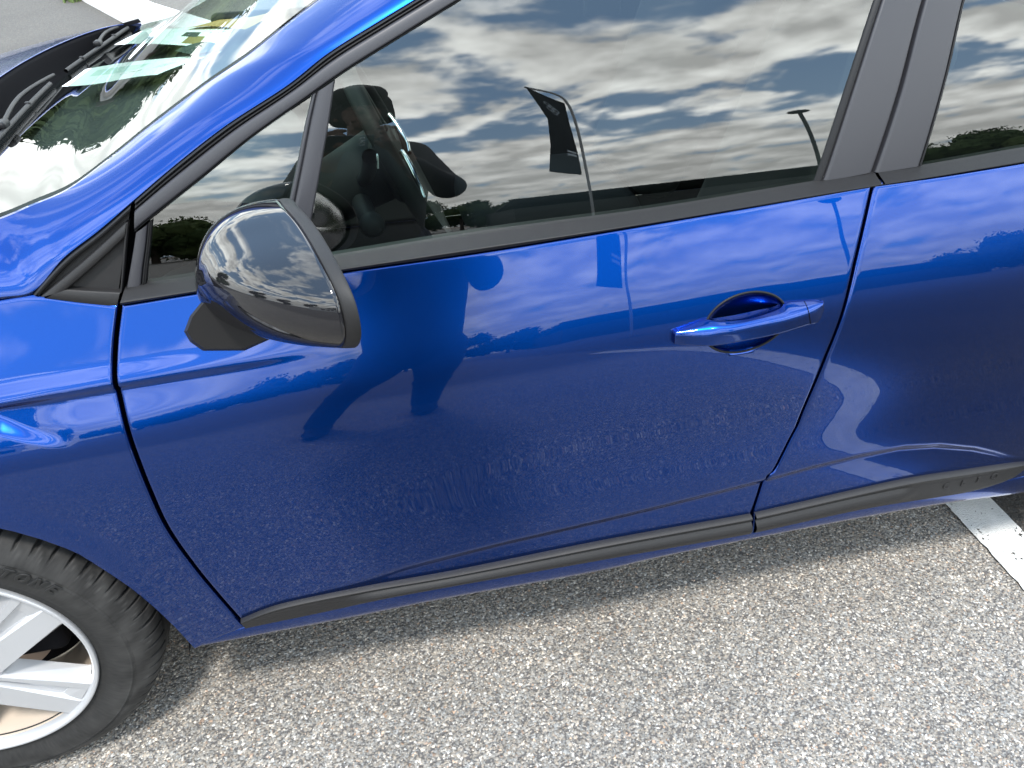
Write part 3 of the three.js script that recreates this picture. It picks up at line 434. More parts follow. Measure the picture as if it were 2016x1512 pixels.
// door handle ----------------------------------------------------------
{
  const ridge = curve([[1.1706, 0.7633, 0.0112], [1.2014, 0.7673, 0.0197], [1.2444, 0.7693, 0.0279], [1.2904, 0.7741, 0.0292], [1.339, 0.776, 0.0273], [1.379, 0.7766, 0.0205], [1.4081, 0.7781, 0.0103]]), inner = curve([[1.1754, 0.7642, 0.0051], [1.1968, 0.769, 0.0041], [1.2238, 0.7745, 0.0051], [1.2339, 0.774, 0.0114], [1.2503, 0.7735, 0.0143], [1.2752, 0.7742, 0.016], [1.3096, 0.7769, 0.0147], [1.3364, 0.779, 0.0084], [1.35, 0.7833, 0.0033], [1.3754, 0.7824, 0.0029], [1.4024, 0.7795, 0.0039], [1.4112, 0.7769, 0.0057]]), low = curve([[1.1707, 0.7452, 0.0133], [1.1933, 0.7439, 0.0209], [1.2203, 0.7422, 0.0275], [1.2715, 0.7458, 0.0325], [1.3248, 0.7483, 0.0316], [1.3778, 0.7512, 0.0235], [1.4, 0.7513, 0.0186], [1.4102, 0.7654, 0.0118]]);
  const rows = [], n = 110, down = (p, d) => V(p.x, p.y, sideBase(p.x, p.y) - d);
  const mixr = (t, k) => { const a = inner(t), r = ridge(t), b = low(t); // k 0..1 top face, 1..2 front face, with a soft ridge between
    const e = 0.5; if (k <= 1 - e) return a.lerp(r, k); if (k >= 1 + e) return r.lerp(b, k - 1); const q = (k - 1 + e) / (2 * e), p0 = a.clone().lerp(r, 1 - e), p2 = r.clone().lerp(b, e); return p0.multiplyScalar((1 - q) ** 2).addScaledVector(r, 2 * q * (1 - q)).addScaledVector(p2, q * q); };
  const prof = [[-1], [0], [0.05], [0.2], [0.4], [0.5], [0.6], [0.7], [0.8], [0.9], [1], [1.1], [1.2], [1.3], [1.4], [1.5], [1.7], [1.9], [1.97], [2], [3]];
  for (const [k] of prof) { const row = []; for (let i = 0; i <= n; i++) { const t = i / n; if (k === -1) { const p = inner(t); row.push(down(V(p.x, p.y - 0.006, 0), 0.008)); } else if (k === 3) { const p = low(t); row.push(down(V(p.x, p.y + 0.004, 0), 0.008)); } else { const p = mixr(t, k); if (k === 0) p.z -= 0.0015; if (k === 2) p.z -= 0.002; row.push(p); } }
    for (const e of [0, 1]) { const p = row[e ? row.length - 1 : 0], c = V(p.x + (e ? 0.0012 : -0.0012), p.y, Math.min(p.z, sideBase(p.x, p.y) - 0.003)); if (e) row.push(c); else row.unshift(c); } rows.push(row); }
  mesh('door_handle', gridGeo(rows), M.paint, door);
  const cut = []; for (let i = 0; i <= 40; i++) { const p = mixr(0.865, lerp(0, 1.95, i / 40)); cut.push([p.x, p.y, p.z + 0.0002]); }
  mesh('handle_joint', tube(cut, 0.0006, 40, 6), M.gap, door);
  const rim = []; for (const [f, m] of [[inner, 1], [low, -1]]) { const pts = []; for (let i = 0; i <= 60; i++) { const p = f(i / 60); pts.push([p.x, p.y + m * 0.0012, sideBase(p.x, p.y) + 0.0004]); } rim.push(tube(pts, 0.0013, 90, 6)); }
  const edge = []; for (let k = 0; k <= 60; k++) { const a = k / 60 * 2 * Math.PI, c = Math.cos(CUP.tilt), s = Math.sin(CUP.tilt), ex = CUP.a * 1.005 * Math.cos(a), ey = CUP.b * 1.005 * Math.sin(a), x = CUP.x + ex * c - ey * s, y = CUP.y + ex * s + ey * c; edge.push([x, y, sideBase(x, y) - 0.0004]); }
  mesh('handle_gasket', tube(edge, 0.0019, 120, 6), M.rubber, door);
}
// wheels ---------------------------------------------------------------
const wheel = new THREE.Group(); wheel.name = 'wheel'; wheel.position.set(0.0015, 0.3045, -0.004); car.add(wheel);
{
  const prof = [[0.198, -0.02], [0.206, -0.012], [0.2125, -0.006], [0.217, -0.0035], [0.222, -0.0042], [0.228, -0.001], [0.238, 0.003], [0.25, 0.0052], [0.262, 0.0045], [0.2645, 0.0042], [0.2652, 0.0052], [0.266, 0.0038], [0.268, 0.003], [0.2695, 0.0012], [0.271, 0.0026], [0.28, -0.002], [0.288, -0.0075], [0.2945, -0.0135], [0.299, -0.02], [0.3025, -0.027], [0.305, -0.035], [0.3068, -0.043], [0.308, -0.05], [0.3084, -0.053], [0.301, -0.054], [0.301, -0.061], [0.3088, -0.062], [0.3092, -0.075], [0.3095, -0.09], [0.302, -0.091], [0.302, -0.1], [0.3095, -0.101], [0.309, -0.13], [0.306, -0.16], [0.297, -0.185], [0.26, -0.2], [0.2, -0.185]];
  const GN = 72, per = 20, n = GN * per, rows = [], colors = [], r = rng(11), jit = [...Array(GN + 1)].map(() => r());
  for (const [k, [rr, zz]] of prof.entries()) { const row = []; for (let i = 0; i <= n; i++) {
    const g = Math.floor(i / per) % GN, f = (i % per) / per, wide = g % 3 === 0 ? 0.11 : 0.07, inG = Math.abs(f - 0.5) < wide ? 1 : 0 ;
    const m = ss(0.2895, 0.297, rr) * (zz > -0.0525 ? 1 : 0), sh = k >= 16 && k <= 18 ? 0.55 : 1; const R = rr - 0.007 * m * inG * sh, a = i / n * 2 * Math.PI + (k > 18 ? (zz + 0.02) * 0.5 : 0);
    row.push(V(R * Math.cos(a), R * Math.sin(a), zz));
    const d = fbm(Math.cos(a) * rr * 22 + 5, Math.sin(a) * rr * 22 + zz * 30, 4), dust = clamp(0.35 + 1.3 * d) * ss(0.22, 0.28, rr) * (1 - 0.8 * m * inG), chalk = ss(0.18, 0.5, fbm(Math.cos(a) * rr * 140 + 2, Math.sin(a) * rr * 140 + zz * 150, 4)) * ss(0.277, 0.288, rr) * ss(0.304, 0.296, rr), c = 0.008 + 0.026 * dust + 0.025 * chalk + 0.008 * fbm(a * 60, rr * 90, 2); colors.push(c * 1.03, c, c * 0.97); } rows.push(row); }
  const g = gridGeo(rows); g.setAttribute('color', new THREE.BufferAttribute(new Float32Array(colors), 3));
  mesh('tyre', g, new THREE.MeshStandardMaterial({ name: 'tyre_rubber', vertexColors: true, roughness: 0.82 }), wheel);
  const bold = await new FontLoader().loadAsync('fonts/droid/droid_sans_bold.typeface.json'), text = 'TONE', bits = [];
  text.split('').forEach((ch, i) => { const q = new TextGeometry(ch, { font: bold, size: 0.019, depth: 0.0022, curveSegments: 6, bevelEnabled: true, bevelThickness: 0.0005, bevelSize: 0.0004, bevelSegments: 1 }); q.computeBoundingBox(); q.translate(-(q.boundingBox.min.x + q.boundingBox.max.x) / 2, 0, 0); q.applyMatrix4(new THREE.Matrix4().makeShear(0, 0, 0.25, 0, 0, 0)); q.translate(0, 0.2505, 0.0048); q.rotateZ(-(38 + i * 5) * D2R); bits.push(q); });
  mesh('lettering', mergeGeometries(bits), new THREE.MeshStandardMaterial({ name: 'tyre_letter_rubber', color: rgb(0.007, 0.007, 0.007), roughness: 0.6 }), wheel);
  const lathe = (pts, seg = 128) => { const q = new THREE.LatheGeometry(pts.map(([a, b]) => new THREE.Vector2(a, b)), seg); q.rotateX(Math.PI / 2); return q; };
  mesh('rim', lathe([[0.205, -0.03], [0.2115, -0.012], [0.2135, -0.003], [0.2128, 0.0015], [0.2105, 0.0028], [0.207, 0.002], [0.2035, -0.0015], [0.2015, -0.008], [0.2, -0.014]]), M.alloy, wheel);
  mesh('barrel', lathe([[0.2005, -0.013], [0.1985, -0.03], [0.194, -0.06], [0.185, -0.1], [0.18, -0.15], [0.195, -0.185]]), M.barrel, wheel);
  const polyPrism = (top, bottom) => { // an outline at the face and a wider one below it
    const n2 = top.length, pos = [], idx = [], push = (a, b, c) => { for (const p of [a, b, c]) pos.push(...p); };
    for (let i = 1; i < n2 - 1; i++) push(top[0], top[i], top[i + 1]);
    for (let i = 0; i < n2; i++) { const j = (i + 1) % n2; push(top[i], bottom[i], top[j]); push(top[j], bottom[i], bottom[j]); }
    const q = new THREE.BufferGeometry(); q.setAttribute('position', new THREE.BufferAttribute(new Float32Array(pos), 3)); q.setAttribute('uv', new THREE.BufferAttribute(new Float32Array(pos.length / 3 * 2), 2)); q.computeVertexNormals(); return q; };
  for (let k = 0; k < 5; k++) {
    const phi = (-38 + 72 * k) * D2R, c = Math.cos(phi), s = Math.sin(phi), P3 = (u, w, z) => [u * c - w * s, u * s + w * c, z];
    const face = polyPrism([P3(0.05, -0.052, 0.0), P3(0.205, -0.05, -0.006), P3(0.2005, -0.014, -0.006), P3(0.05, -0.004, 0.0)], [P3(0.045, -0.07, -0.035), P3(0.195, -0.068, -0.035), P3(0.203, -0.008, -0.014), P3(0.045, 0.0, -0.012)]);
    const groove = polyPrism([P3(0.05, -0.004, -0.012), P3(0.203, -0.009, -0.014), P3(0.2, 0.026, -0.013), P3(0.05, 0.006, -0.012)], [P3(0.05, -0.004, -0.03), P3(0.203, -0.009, -0.03), P3(0.2, 0.026, -0.03), P3(0.05, 0.006, -0.03)]);
    const ridge = polyPrism([P3(0.05, 0.005, -0.002), P3(0.201, 0.022, -0.006), P3(0.199, 0.036, -0.006), P3(0.05, 0.012, -0.002)], [P3(0.048, 0.002, -0.014), P3(0.203, 0.016, -0.014), P3(0.194, 0.046, -0.035), P3(0.048, 0.02, -0.035)]);
    const web = polyPrism([P3(0.165, -0.05, -0.01), P3(0.2015, -0.055, -0.008), P3(0.2, 0.04, -0.008), P3(0.175, 0.03, -0.012)], [P3(0.165, -0.06, -0.035), P3(0.2, -0.07, -0.035), P3(0.196, 0.05, -0.035), P3(0.17, 0.035, -0.035)]);
    mesh('spoke', mergeGeometries([face, groove, ridge, web]), M.alloy, wheel);
  }
  mesh('hub_cap', lathe([[0, 0.001], [0.03, 0.0008], [0.034, -0.001], [0.06, -0.001], [0.07, -0.006], [0.074, -0.03]]), M.alloy, wheel);
  mesh('brake_disc', lathe([[0.06, -0.075], [0.075, -0.082], [0.128, -0.082], [0.13, -0.086], [0.13, -0.1], [0.06, -0.1]]), M.disc, wheel);
  const cal = box(0.09, 0.13, 0.06, 0.11, 0.02, -0.075, 0.015); mesh('brake_caliper', cal, M.gap, wheel);
  mesh('wheel_back', lathe([[0, -0.14], [0.18, -0.14]], 64), M.gap, wheel);
}
{
  const w2 = wheel.clone(); w2.position.x = 2.583; w2.rotation.z = 0.7; car.add(w2);
  for (const x of [0.0, 2.583]) { const g = new THREE.CylinderGeometry(0.305, 0.305, 0.19, 48); g.rotateX(Math.PI / 2); g.translate(x, 0.305, -1.68); mesh('far_wheel', g, M.rubber, car); }
  for (const x of [0, 2.583]) { const rows = []; for (const z of [-0.03, -0.1, -0.2, -0.3]) { const row = []; for (let i = 0; i <= 40; i++) { const a = lerp(-15, 195, i / 40) * D2R; row.push(V(x + 0.352 * Math.cos(a), 0.305 + 0.35 * Math.sin(a), z)); } rows.push(row); } mesh('arch_liner', gridGeo(rows), M.gap, car); mesh('arch_wall', box(0.75, 0.55, 0.02, x, 0.45, -0.32, 0.005), M.gap, car); }
}
// ------------------------------------------------------------------ ground
const stones = (() => {
  const n = 2048, col = new Float32Array(n * n * 3), hgt = new Float32Array(n * n), r = rng(2024);
  for (let y = 0; y < n; y++) for (let x = 0; x < n; x++) { const k = y * n + x, v = 0.075 + 0.04 * r(); hgt[k] = 0.15 * r(); col[3 * k] = v * 1.04; col[3 * k + 1] = v; col[3 * k + 2] = v * 0.95; }
  for (let i = 0; i < 480000; i++) {
    const cx = r() * n, cy = r() * n, big = r(), rad = 1.4 + 2.4 * big * big + (r() < 0.03 ? 1.5 : 0), asp = 0.72 + 0.28 * r(), an = r() * 3.14, c = Math.cos(an), s = Math.sin(an);
    const q = r(), tone = q < 0.4 ? 0.15 + 0.09 * r() : q < 0.88 ? 0.2 + 0.15 * r() : 0.38 + 0.3 * r(), warm = 0.93 + 0.16 * r(), p1 = r() * 6.3, p2 = r() * 6.3, top = 0.45 + 0.55 * r(), tintR = r() < 0.03 ? 1.3 : 1;
    const R = Math.ceil(rad + 1);
    for (let dy = -R; dy <= R; dy++) for (let dx = -R; dx <= R; dx++) {
      const u = (dx * c + dy * s), w = (-dx * s + dy * c) / asp, a = Math.atan2(w, u), d = Math.hypot(u, w) / (rad * (1 + 0.18 * Math.sin(2 * a + p1) + 0.12 * Math.sin(3 * a + p2)));
      if (d > 1) continue; const x = (Math.floor(cx + dx) + n) % n, y = (Math.floor(cy + dy) + n) % n, k = y * n + x, h = top * (1 - 0.5 * d * d);
      if (h < hgt[k]) continue; hgt[k] = h; const e = tone * (d > 0.8 ? 0.68 : 0.92 + 0.16 * r()); col[3 * k] = e * warm * tintR * 1.01; col[3 * k + 1] = e * 0.965; col[3 * k + 2] = e * (1.88 - warm) * (tintR > 1 ? 0.8 : 0.97); }
  }
  const toS = (v) => 255 * (v <= 0.0031308 ? 12.92 * v : 1.055 * Math.pow(v, 1 / 2.4) - 0.055);
  const map = dataTex(n, (d) => { for (let k = 0; k < n * n; k++) { for (let c = 0; c < 3; c++) d[4 * k + c] = clamp(toS(clamp(col[3 * k + c])), 0, 255); d[4 * k + 3] = 255; } }, true);
  const bump = dataTex(n, (d) => { for (let k = 0; k < n * n; k++) { d[4 * k] = d[4 * k + 1] = d[4 * k + 2] = 255 * clamp(hgt[k]); d[4 * k + 3] = 255; } });
  return { map, bump };
})();
M.asphalt = new THREE.MeshStandardMaterial({ name: 'stony_asphalt', map: stones.map, bumpMap: stones.bump, bumpScale: 0.0026, roughness: 0.85, vertexColors: true });
function groundGeo(xs, zs, y, tint) {
  const pos = [], uv = [], col = [], idx = [], m = xs.length;
  for (const z of zs) for (const x of xs) { pos.push(x, y, z); uv.push(x / 2.048, -z / 2.048); const v = tint(x, z); col.push(v * 0.95, v * 0.925, v * 0.935); }
  for (let j = 0; j < zs.length - 1; j++) for (let i = 0; i < m - 1; i++) { const a = j * m + i; idx.push(a, a + m, a + 1, a + 1, a + m, a + m + 1); }
  const g = new THREE.BufferGeometry(); g.setAttribute('position', new THREE.Float32BufferAttribute(pos, 3)); g.setAttribute('uv', new THREE.Float32BufferAttribute(uv, 2)); g.setAttribute('color', new THREE.Float32BufferAttribute(col, 3)); g.setIndex(idx); g.computeVertexNormals(); return g;
}
{
  const line = (a, b, s) => { const o = []; for (let x = a; x < b; x += s) o.push(x); return o; };
  const xs = [-150, -80, -40, -20, ...line(-12, 12, 0.1), 12, 20, 40, 80, 150], zs = [-150, -80, -40, -20, ...line(-14, 8, 0.1), 8, 20, 40, 80, 150];
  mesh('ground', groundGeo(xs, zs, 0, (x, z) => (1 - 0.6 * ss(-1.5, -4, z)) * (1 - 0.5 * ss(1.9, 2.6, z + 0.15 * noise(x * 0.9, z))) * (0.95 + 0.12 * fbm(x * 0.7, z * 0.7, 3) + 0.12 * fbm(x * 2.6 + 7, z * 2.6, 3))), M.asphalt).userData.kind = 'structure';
  const white = dataTex(1024, (d, n) => { const r = rng(9); for (let y = 0; y < n; y++) for (let x = 0; x < n; x++) { const k = 4 * (y * n + x), w = 205 + 22 * fbm(x / 60, y / 60, 3) + 10 * (r() - 0.5); d[k] = w; d[k + 1] = w; d[k + 2] = w * 0.985; const worn = fbm(x / 9, y / 9, 3) * 0.6 + fbm(x / 70 + 5, y / 70, 3) * 0.55; d[k + 3] = worn > 0.36 ? 0 : 255; } }, true);
  const paintMat = new THREE.MeshStandardMaterial({ name: 'worn_white_road_paint', map: white, bumpMap: stones.bump, bumpScale: 0.0016, roughness: 0.75, alphaTest: 0.5 });
  const strip = (name, left, right, z0, z1) => { const rows = []; const n = Math.ceil((z1 - z0) / 0.02), r = rng(31); for (let j = 0; j <= n; j++) { const z = lerp(z0, z1, j / n), a = left(z) + 0.004 * noise(z * 60, 3) + 0.003 * noise(z * 190, 7), b = right(z) + 0.004 * noise(z * 60, 13) + 0.003 * noise(z * 190, 17); rows.push([V(a, 0.005, z), V(b, 0.005, z)]); } const g = gridGeo(rows), p = g.attributes.position, u = g.attributes.uv; for (let k = 0; k < p.count; k++) u.setXY(k, p.getX(k) / 1.024, -p.getZ(k) / 1.024); return mesh(name, g, paintMat); };
  tag(strip('parking_line', (z) => 2.046 - 0.047 * (z + 0.2), (z) => 2.165 - 0.09 * (z + 0.2) + 0.045 * Math.max(0, z + 0.2), -1.9, 3.6), 'worn white painted bay line running out from under the car', 'road marking').userData.kind = 'structure';
  // dark new tarmac on the other side of the line
  const patch = groundGeo([...line(2.12, 6, 0.1), 6, 10, 20, 40], [-6, -3, ...line(-2, 6, 0.1), 6, 10, 20, 40], 0.0025, (x, z) => 0.2 + 0.06 * fbm(x * 1.3, z * 1.3, 3)); mesh('tarmac_patch', patch, M.asphalt).userData.kind = 'structure';
}
// raised white kerb beyond the bonnet, with ground behind it -----------------
{
  const kerb = thing('kerb', 'white painted concrete kerb with worn lower edge beyond the bonnet', 'kerb');
  kerb.userData.kind = 'structure';
  const concrete = new THREE.MeshStandardMaterial({ name: 'white_kerb_paint', color: rgb(0.78, 0.78, 0.76), roughness: 0.85, bumpMap: stones.bump, bumpScale: 0.002 });
  const K = [[-2.75, -15.5], [-2.02, -10.2], [-1.12, -8.15], [0.6, -4.9]];
  for (let i = 0; i < K.length - 1; i++) { const [x0, z0] = K[i], [x1, z1] = K[i + 1], L = Math.hypot(x1 - x0, z1 - z0), a = Math.atan2(-(z1 - z0), x1 - x0), n = Math.max(1, Math.round(L / 1));
    for (let k = 0; k < n; k++) { const t = (k + 0.5) / n, g = new RoundedBoxGeometry(L / n - 0.006, 0.2, 0.34, 3, 0.03); const m = mesh('kerb_stone', g, concrete, kerb); m.position.set(lerp(x0, x1, t), 0.06, lerp(z0, z1, t)); m.rotation.y = a; } }
  const back = new THREE.Shape(); back.moveTo(-2.6, 15.5); [[-1.9, 10.25], [-1.0, 8.2], [0.7, 5.0], [14, 5.0], [14, 30], [-2.6, 30]].forEach(([x, y]) => back.lineTo(x, y));
  const bg = new THREE.ShapeGeometry(back); bg.rotateX(-Math.PI / 2); bg.translate(0, 0.09, 0); { const p = bg.attributes.position, u = bg.attributes.uv, c = new Float32Array(p.count * 3).fill(0.5); for (let k = 0; k < p.count; k++) u.setXY(k, p.getX(k) / 2.048, p.getZ(k) / 2.048); bg.setAttribute('color', new THREE.BufferAttribute(c, 3)); }
  mesh('raised_pavement', bg, M.asphalt).userData.kind = 'structure';
  const tuft = [], r = rng(3); for (let k = 0; k < 90; k++) { const x = -2.3 + 0.2 * r(), z = -9.8 - 0.5 * r(), h = 0.1 + 0.2 * r(), a = r() * 6.3, g = new THREE.ConeGeometry(0.012, h, 4, 3); g.translate(0, h / 2, 0); const p = g.attributes.position; for (let i = 0; i < p.count; i++) { const t = p.getY(i) / h; p.setX(i, p.getX(i) + 0.1 * t * t * Math.cos(a)); p.setZ(i, p.getZ(i) + 0.1 * t * t * Math.sin(a)); } g.translate(x, 0, z); tuft.push(g); }
  const tg = mergeGeometries(tuft); tg.computeVertexNormals();
  tag(mesh('grass', tg, new THREE.MeshStandardMaterial({ name: 'grass_green', color: rgb(0.12, 0.17, 0.05), roughness: 0.9 })), 'small tuft of green grass at the end of the white kerb', 'grass', null, 'stuff');
}
// papers on the dashboard -------------------------------------------------
{
  const sheet = (name, label, cat, quad, y, draw, base = '#f4f6f4') => { // corners on the dashboard, near left, near right, far right, far left
    const [a, b, c, d] = quad, w = Math.hypot(b[0] - a[0], b[1] - a[1]), h = Math.hypot(d[0] - a[0], d[1] - a[1]), cx = (a[0] + b[0] + c[0] + d[0]) / 4, cz = (a[1] + b[1] + c[1] + d[1]) / 4;
    const tex = canvasTex(512, 360, (g, W, H) => { g.fillStyle = base; g.fillRect(0, 0, W, H); draw?.(g, W, H); });
    const rows = []; for (let j = 0; j <= 10; j++) { const row = [], v = j / 10; for (let i = 0; i <= 14; i++) { const u = i / 14, q = (k) => lerp(lerp(a[k], b[k], u), lerp(d[k], c[k], u), v); row.push(V(q(0) - cx, 0.004 * Math.sin(u * 5 + cz * 9) * Math.sin(v * 3 + 1), q(1) - cz)); } rows.push(row); }
    const m = mesh(name, gridGeo(rows), new THREE.MeshStandardMaterial({ name: name + '_print', map: tex, roughness: 0.7 })); m.position.set(cx, y, cz); tag(m, label, cat); };
  const scrib = (g, x, y, n, w, col = '#33413c') => { g.strokeStyle = col; g.lineWidth = 5; const r = rng(Math.round(x * 7 + y)); for (let k = 0; k < n; k++) { const yy = y + k * 22; g.beginPath(); g.moveTo(x, yy); for (let q = 0; q < w; q += 14) g.lineTo(x + q + 6 * r(), yy + (r() - 0.5) * 14); g.stroke(); } };
  sheet('paper_sheet', 'wide white paper sheet with small dark print, nearest the wiper on the dashboard', 'paper', [[0.1793, -0.913], [0.3653, -0.9342], [0.4787, -1.1596], [0.1958, -1.0552]], 0.974, (g, W, H) => { scrib(g, W * 0.42, H * 0.55, 2, 90); g.fillStyle = '#cfe3da'; g.fillRect(W * 0.12, H * 0.2, W * 0.4, H * 0.3); scrib(g, W * 0.7, H * 0.4, 4, 60, '#6c7a76'); });
  sheet('paper_sheet', 'white paper sheet with an olive printed block, further across the dashboard', 'paper', [[0.2107, -1.297], [0.4758, -1.2058], [0.4888, -1.438], [0.2557, -1.5201]], 0.978, (g, W, H) => { g.fillStyle = '#8c7a3a'; g.fillRect(W * 0.6, H * 0.5, W * 0.16, H * 0.4); g.fillStyle = '#2b3830'; g.fillRect(W * 0.52, H * 0.3, W * 0.16, H * 0.25); scrib(g, W * 0.78, H * 0.3, 1, 100); });
  sheet('dark_card', 'dark green card lying between the white sheets on the dashboard', 'card', [[0.3796, -1.1212], [0.4579, -1.0873], [0.4753, -1.1861], [0.4094, -1.229]], 0.984, null, '#22352d');
  sheet('brown_envelope', 'brown paper envelope lying at the far end of the dashboard', 'envelope', [[0.3593, -1.4492], [0.5202, -1.373], [0.6022, -1.6027], [0.4449, -1.5153]], 0.984, null, '#b08d4e');
}
// ------------------------------------------------------------------ what the car mirrors: the photographer, flag, lamp, shed, trees, cars
function blob(bones, cell, pad = 0.05, k = 0.02, color) { // capsules [a, b, ra, rb] joined smoothly
  const lo = V(1e9, 1e9, 1e9), hi = V(-1e9, -1e9, -1e9);
  for (const [a, b, ra, rb] of bones) for (const [p, r] of [[a, ra], [b, rb]]) { lo.min(V(p[0] - r - pad, p[1] - r - pad, p[2] - r - pad)); hi.max(V(p[0] + r + pad, p[1] + r + pad, p[2] + r + pad)); }
  const size = Math.max(hi.x - lo.x, hi.y - lo.y, hi.z - lo.z), n = Math.min(150, Math.ceil(size / cell) + 4), c = lo.clone().add(hi).multiplyScalar(0.5), half = size / 2 * 1.02;
  const mc = new MarchingCubes(n, new THREE.MeshBasicMaterial(), false, false, 200000); mc.isolation = 0;
  const f = mc.field; f.fill(-1);
  const step = 2 * half / n, acc = new Float32Array(n * n * n).fill(1e3);
  for (const [a, b, ra, rb] of bones) {
    const R = Math.max(ra, rb) + 4 * k + 2 * step, ix = (v, cc) => (v - cc + half) / step;
    const r0 = [0, 1, 2].map((d) => Math.max(0, Math.floor(ix(Math.min(a[d], b[d]) - R, [c.x, c.y, c.z][d])))), r1 = [0, 1, 2].map((d) => Math.min(n - 1, Math.ceil(ix(Math.max(a[d], b[d]) + R, [c.x, c.y, c.z][d]))));
    const abx = b[0] - a[0], aby = b[1] - a[1], abz = b[2] - a[2], l2 = abx * abx + aby * aby + abz * abz || 1e-9;
    for (let z = r0[2]; z <= r1[2]; z++) for (let y = r0[1]; y <= r1[1]; y++) for (let x = r0[0]; x <= r1[0]; x++) {
      const px = c.x - half + x * step, py = c.y - half + y * step, pz = c.z - half + z * step, t = clamp(((px - a[0]) * abx + (py - a[1]) * aby + (pz - a[2]) * abz) / l2);
      const d = Math.hypot(px - a[0] - abx * t, py - a[1] - aby * t, pz - a[2] - abz * t) - lerp(ra, rb, t), q = (z * n + y) * n + x, o = acc[q];
      const h = clamp(0.5 + 0.5 * (o - d) / k); acc[q] = o > 100 ? d : lerp(o, d, h) - k * h * (1 - h); } }
  for (let i = 0; i < acc.length; i++) f[i] = -Math.min(1, acc[i]);
  mc.update();
  const cnt = mc.count, pos = new Float32Array(cnt * 3), nor = new Float32Array(cnt * 3);
  for (let i = 0; i < cnt * 3; i += 3) for (let d = 0; d < 3; d++) { pos[i + d] = mc.positionArray[i + d] * half + [c.x, c.y, c.z][d]; nor[i + d] = mc.normalArray[i + d]; }
  const g = new THREE.BufferGeometry(); g.setAttribute('position', new THREE.BufferAttribute(pos, 3)); g.setAttribute('normal', new THREE.BufferAttribute(nor, 3)); g.setAttribute('uv', new THREE.BufferAttribute(new Float32Array(cnt * 2), 2));
  const w = mergeVertices(g, 1e-5); w.computeVertexNormals(); return w;
}
{
  const PX = 0.73, PZ = 1.36, person = thing('person', 'person in dark jacket holding up a phone, mirrored in the front door window', 'person', [PX, 0, PZ]);
  const rel = (x, y, z) => [x - PX, y, z - PZ];
  const skin = new THREE.MeshPhysicalMaterial({ name: 'skin', color: rgb(0.1, 0.058, 0.042), roughness: 0.6, specularIntensity: 0.4 });
  const cloth = (n, c) => new THREE.MeshStandardMaterial({ name: n, color: c, roughness: 0.9 });
  const head = rel(0.745, 1.635, 1.3);
  const add = (p, x, y, z) => [p[0] + x, p[1] + y, p[2] + z];
  // head, neck and hands: one body of skin
  const bones = [[add(head, 0, 0.03, 0.015), add(head, 0, 0.0, 0.02), 0.078, 0.08], [add(head, 0, -0.05, -0.02), add(head, 0, -0.075, -0.035), 0.055, 0.04], [add(head, 0, 0, 0.04), add(head, 0, -0.05, 0.035), 0.07, 0.055], [add(head, 0, -0.09, 0.03), rel(0.74, 1.46, 1.37), 0.055, 0.06],
    [add(head, 0, 0.0, -0.075), add(head, 0, -0.025, -0.088), 0.01, 0.016], [add(head, -0.08, 0.01, 0.02), add(head, -0.082, -0.03, 0.015), 0.014, 0.012], [add(head, 0.08, 0.01, 0.02), add(head, 0.082, -0.03, 0.015), 0.014, 0.012], [add(head, -0.03, -0.068, -0.068), add(head, 0.03, -0.068, -0.068), 0.009, 0.009]];
  for (const s of [-1, 1]) { const wr = rel(0.745 + s * 0.115, 1.27, 1.02), pm = rel(0.745 + s * 0.085, 1.345, 0.955);
    bones.push([wr, pm, 0.028, 0.034], [pm, rel(0.745 + s * 0.075, 1.37, 0.94), 0.034, 0.03], [rel(0.745 + s * 0.15, 1.22, 1.1), wr, 0.04, 0.028]);
    for (let k = 0; k < 4; k++) { const y = 1.392 - k * 0.021; const k1 = rel(0.745 + s * 0.088, y + 0.008, 0.918), k2 = rel(0.745 + s * 0.066, y + 0.012, 0.9045 - 0.004 * (k % 2)), k3 = rel(0.745 + s * (0.046 + 0.004 * k), y + 0.01, 0.9015); bones.push([rel(0.745 + s * 0.085, y - 0.01, 0.945), k1, 0.0105, 0.0095], [k1, k2, 0.0095, 0.0085], [k2, k3, 0.0085, 0.0075]); }
    bones.push([rel(0.745 + s * 0.07, 1.325, 0.955), rel(0.745 + s * 0.055, 1.33, 0.935), 0.015, 0.012], [rel(0.745 + s * 0.055, 1.33, 0.935), rel(0.745 + s * 0.035, 1.345, 0.93), 0.011, 0.009]); }
  mesh('skin', blob(bones, 0.0065, 0.02, 0.008), skin, person);
  const J = [[rel(0.735, 1.0, 1.37), rel(0.735, 1.22, 1.39), 0.155, 0.17], [rel(0.68, 1.05, 1.37), rel(0.64, 1.33, 1.39), 0.12, 0.13], [rel(0.79, 1.05, 1.37), rel(0.83, 1.33, 1.39), 0.12, 0.13], [rel(0.7, 1.44, 1.38), rel(0.78, 1.44, 1.38), 0.075, 0.075], [rel(0.64, 1.385, 1.39), rel(0.83, 1.385, 1.39), 0.082, 0.082], [rel(0.735, 0.93, 1.37), rel(0.735, 1.0, 1.37), 0.165, 0.16]];
  for (const s of [-1, 1]) { const sh = rel(0.735 + s * 0.155, 1.38, 1.37), el = rel(0.735 + s * 0.245, 1.145, 1.18), wr = rel(0.745 + s * 0.13, 1.25, 1.04); J.push([sh, el, 0.07, 0.052], [el, wr, 0.052, 0.04]); }
  mesh('jacket', blob(J, 0.013, 0.05, 0.035), cloth('dark_jacket_cloth', rgb(0.018, 0.02, 0.022)), person);
  const T = [[rel(0.735, 0.92, 1.37), rel(0.735, 0.98, 1.37), 0.15, 0.15]];
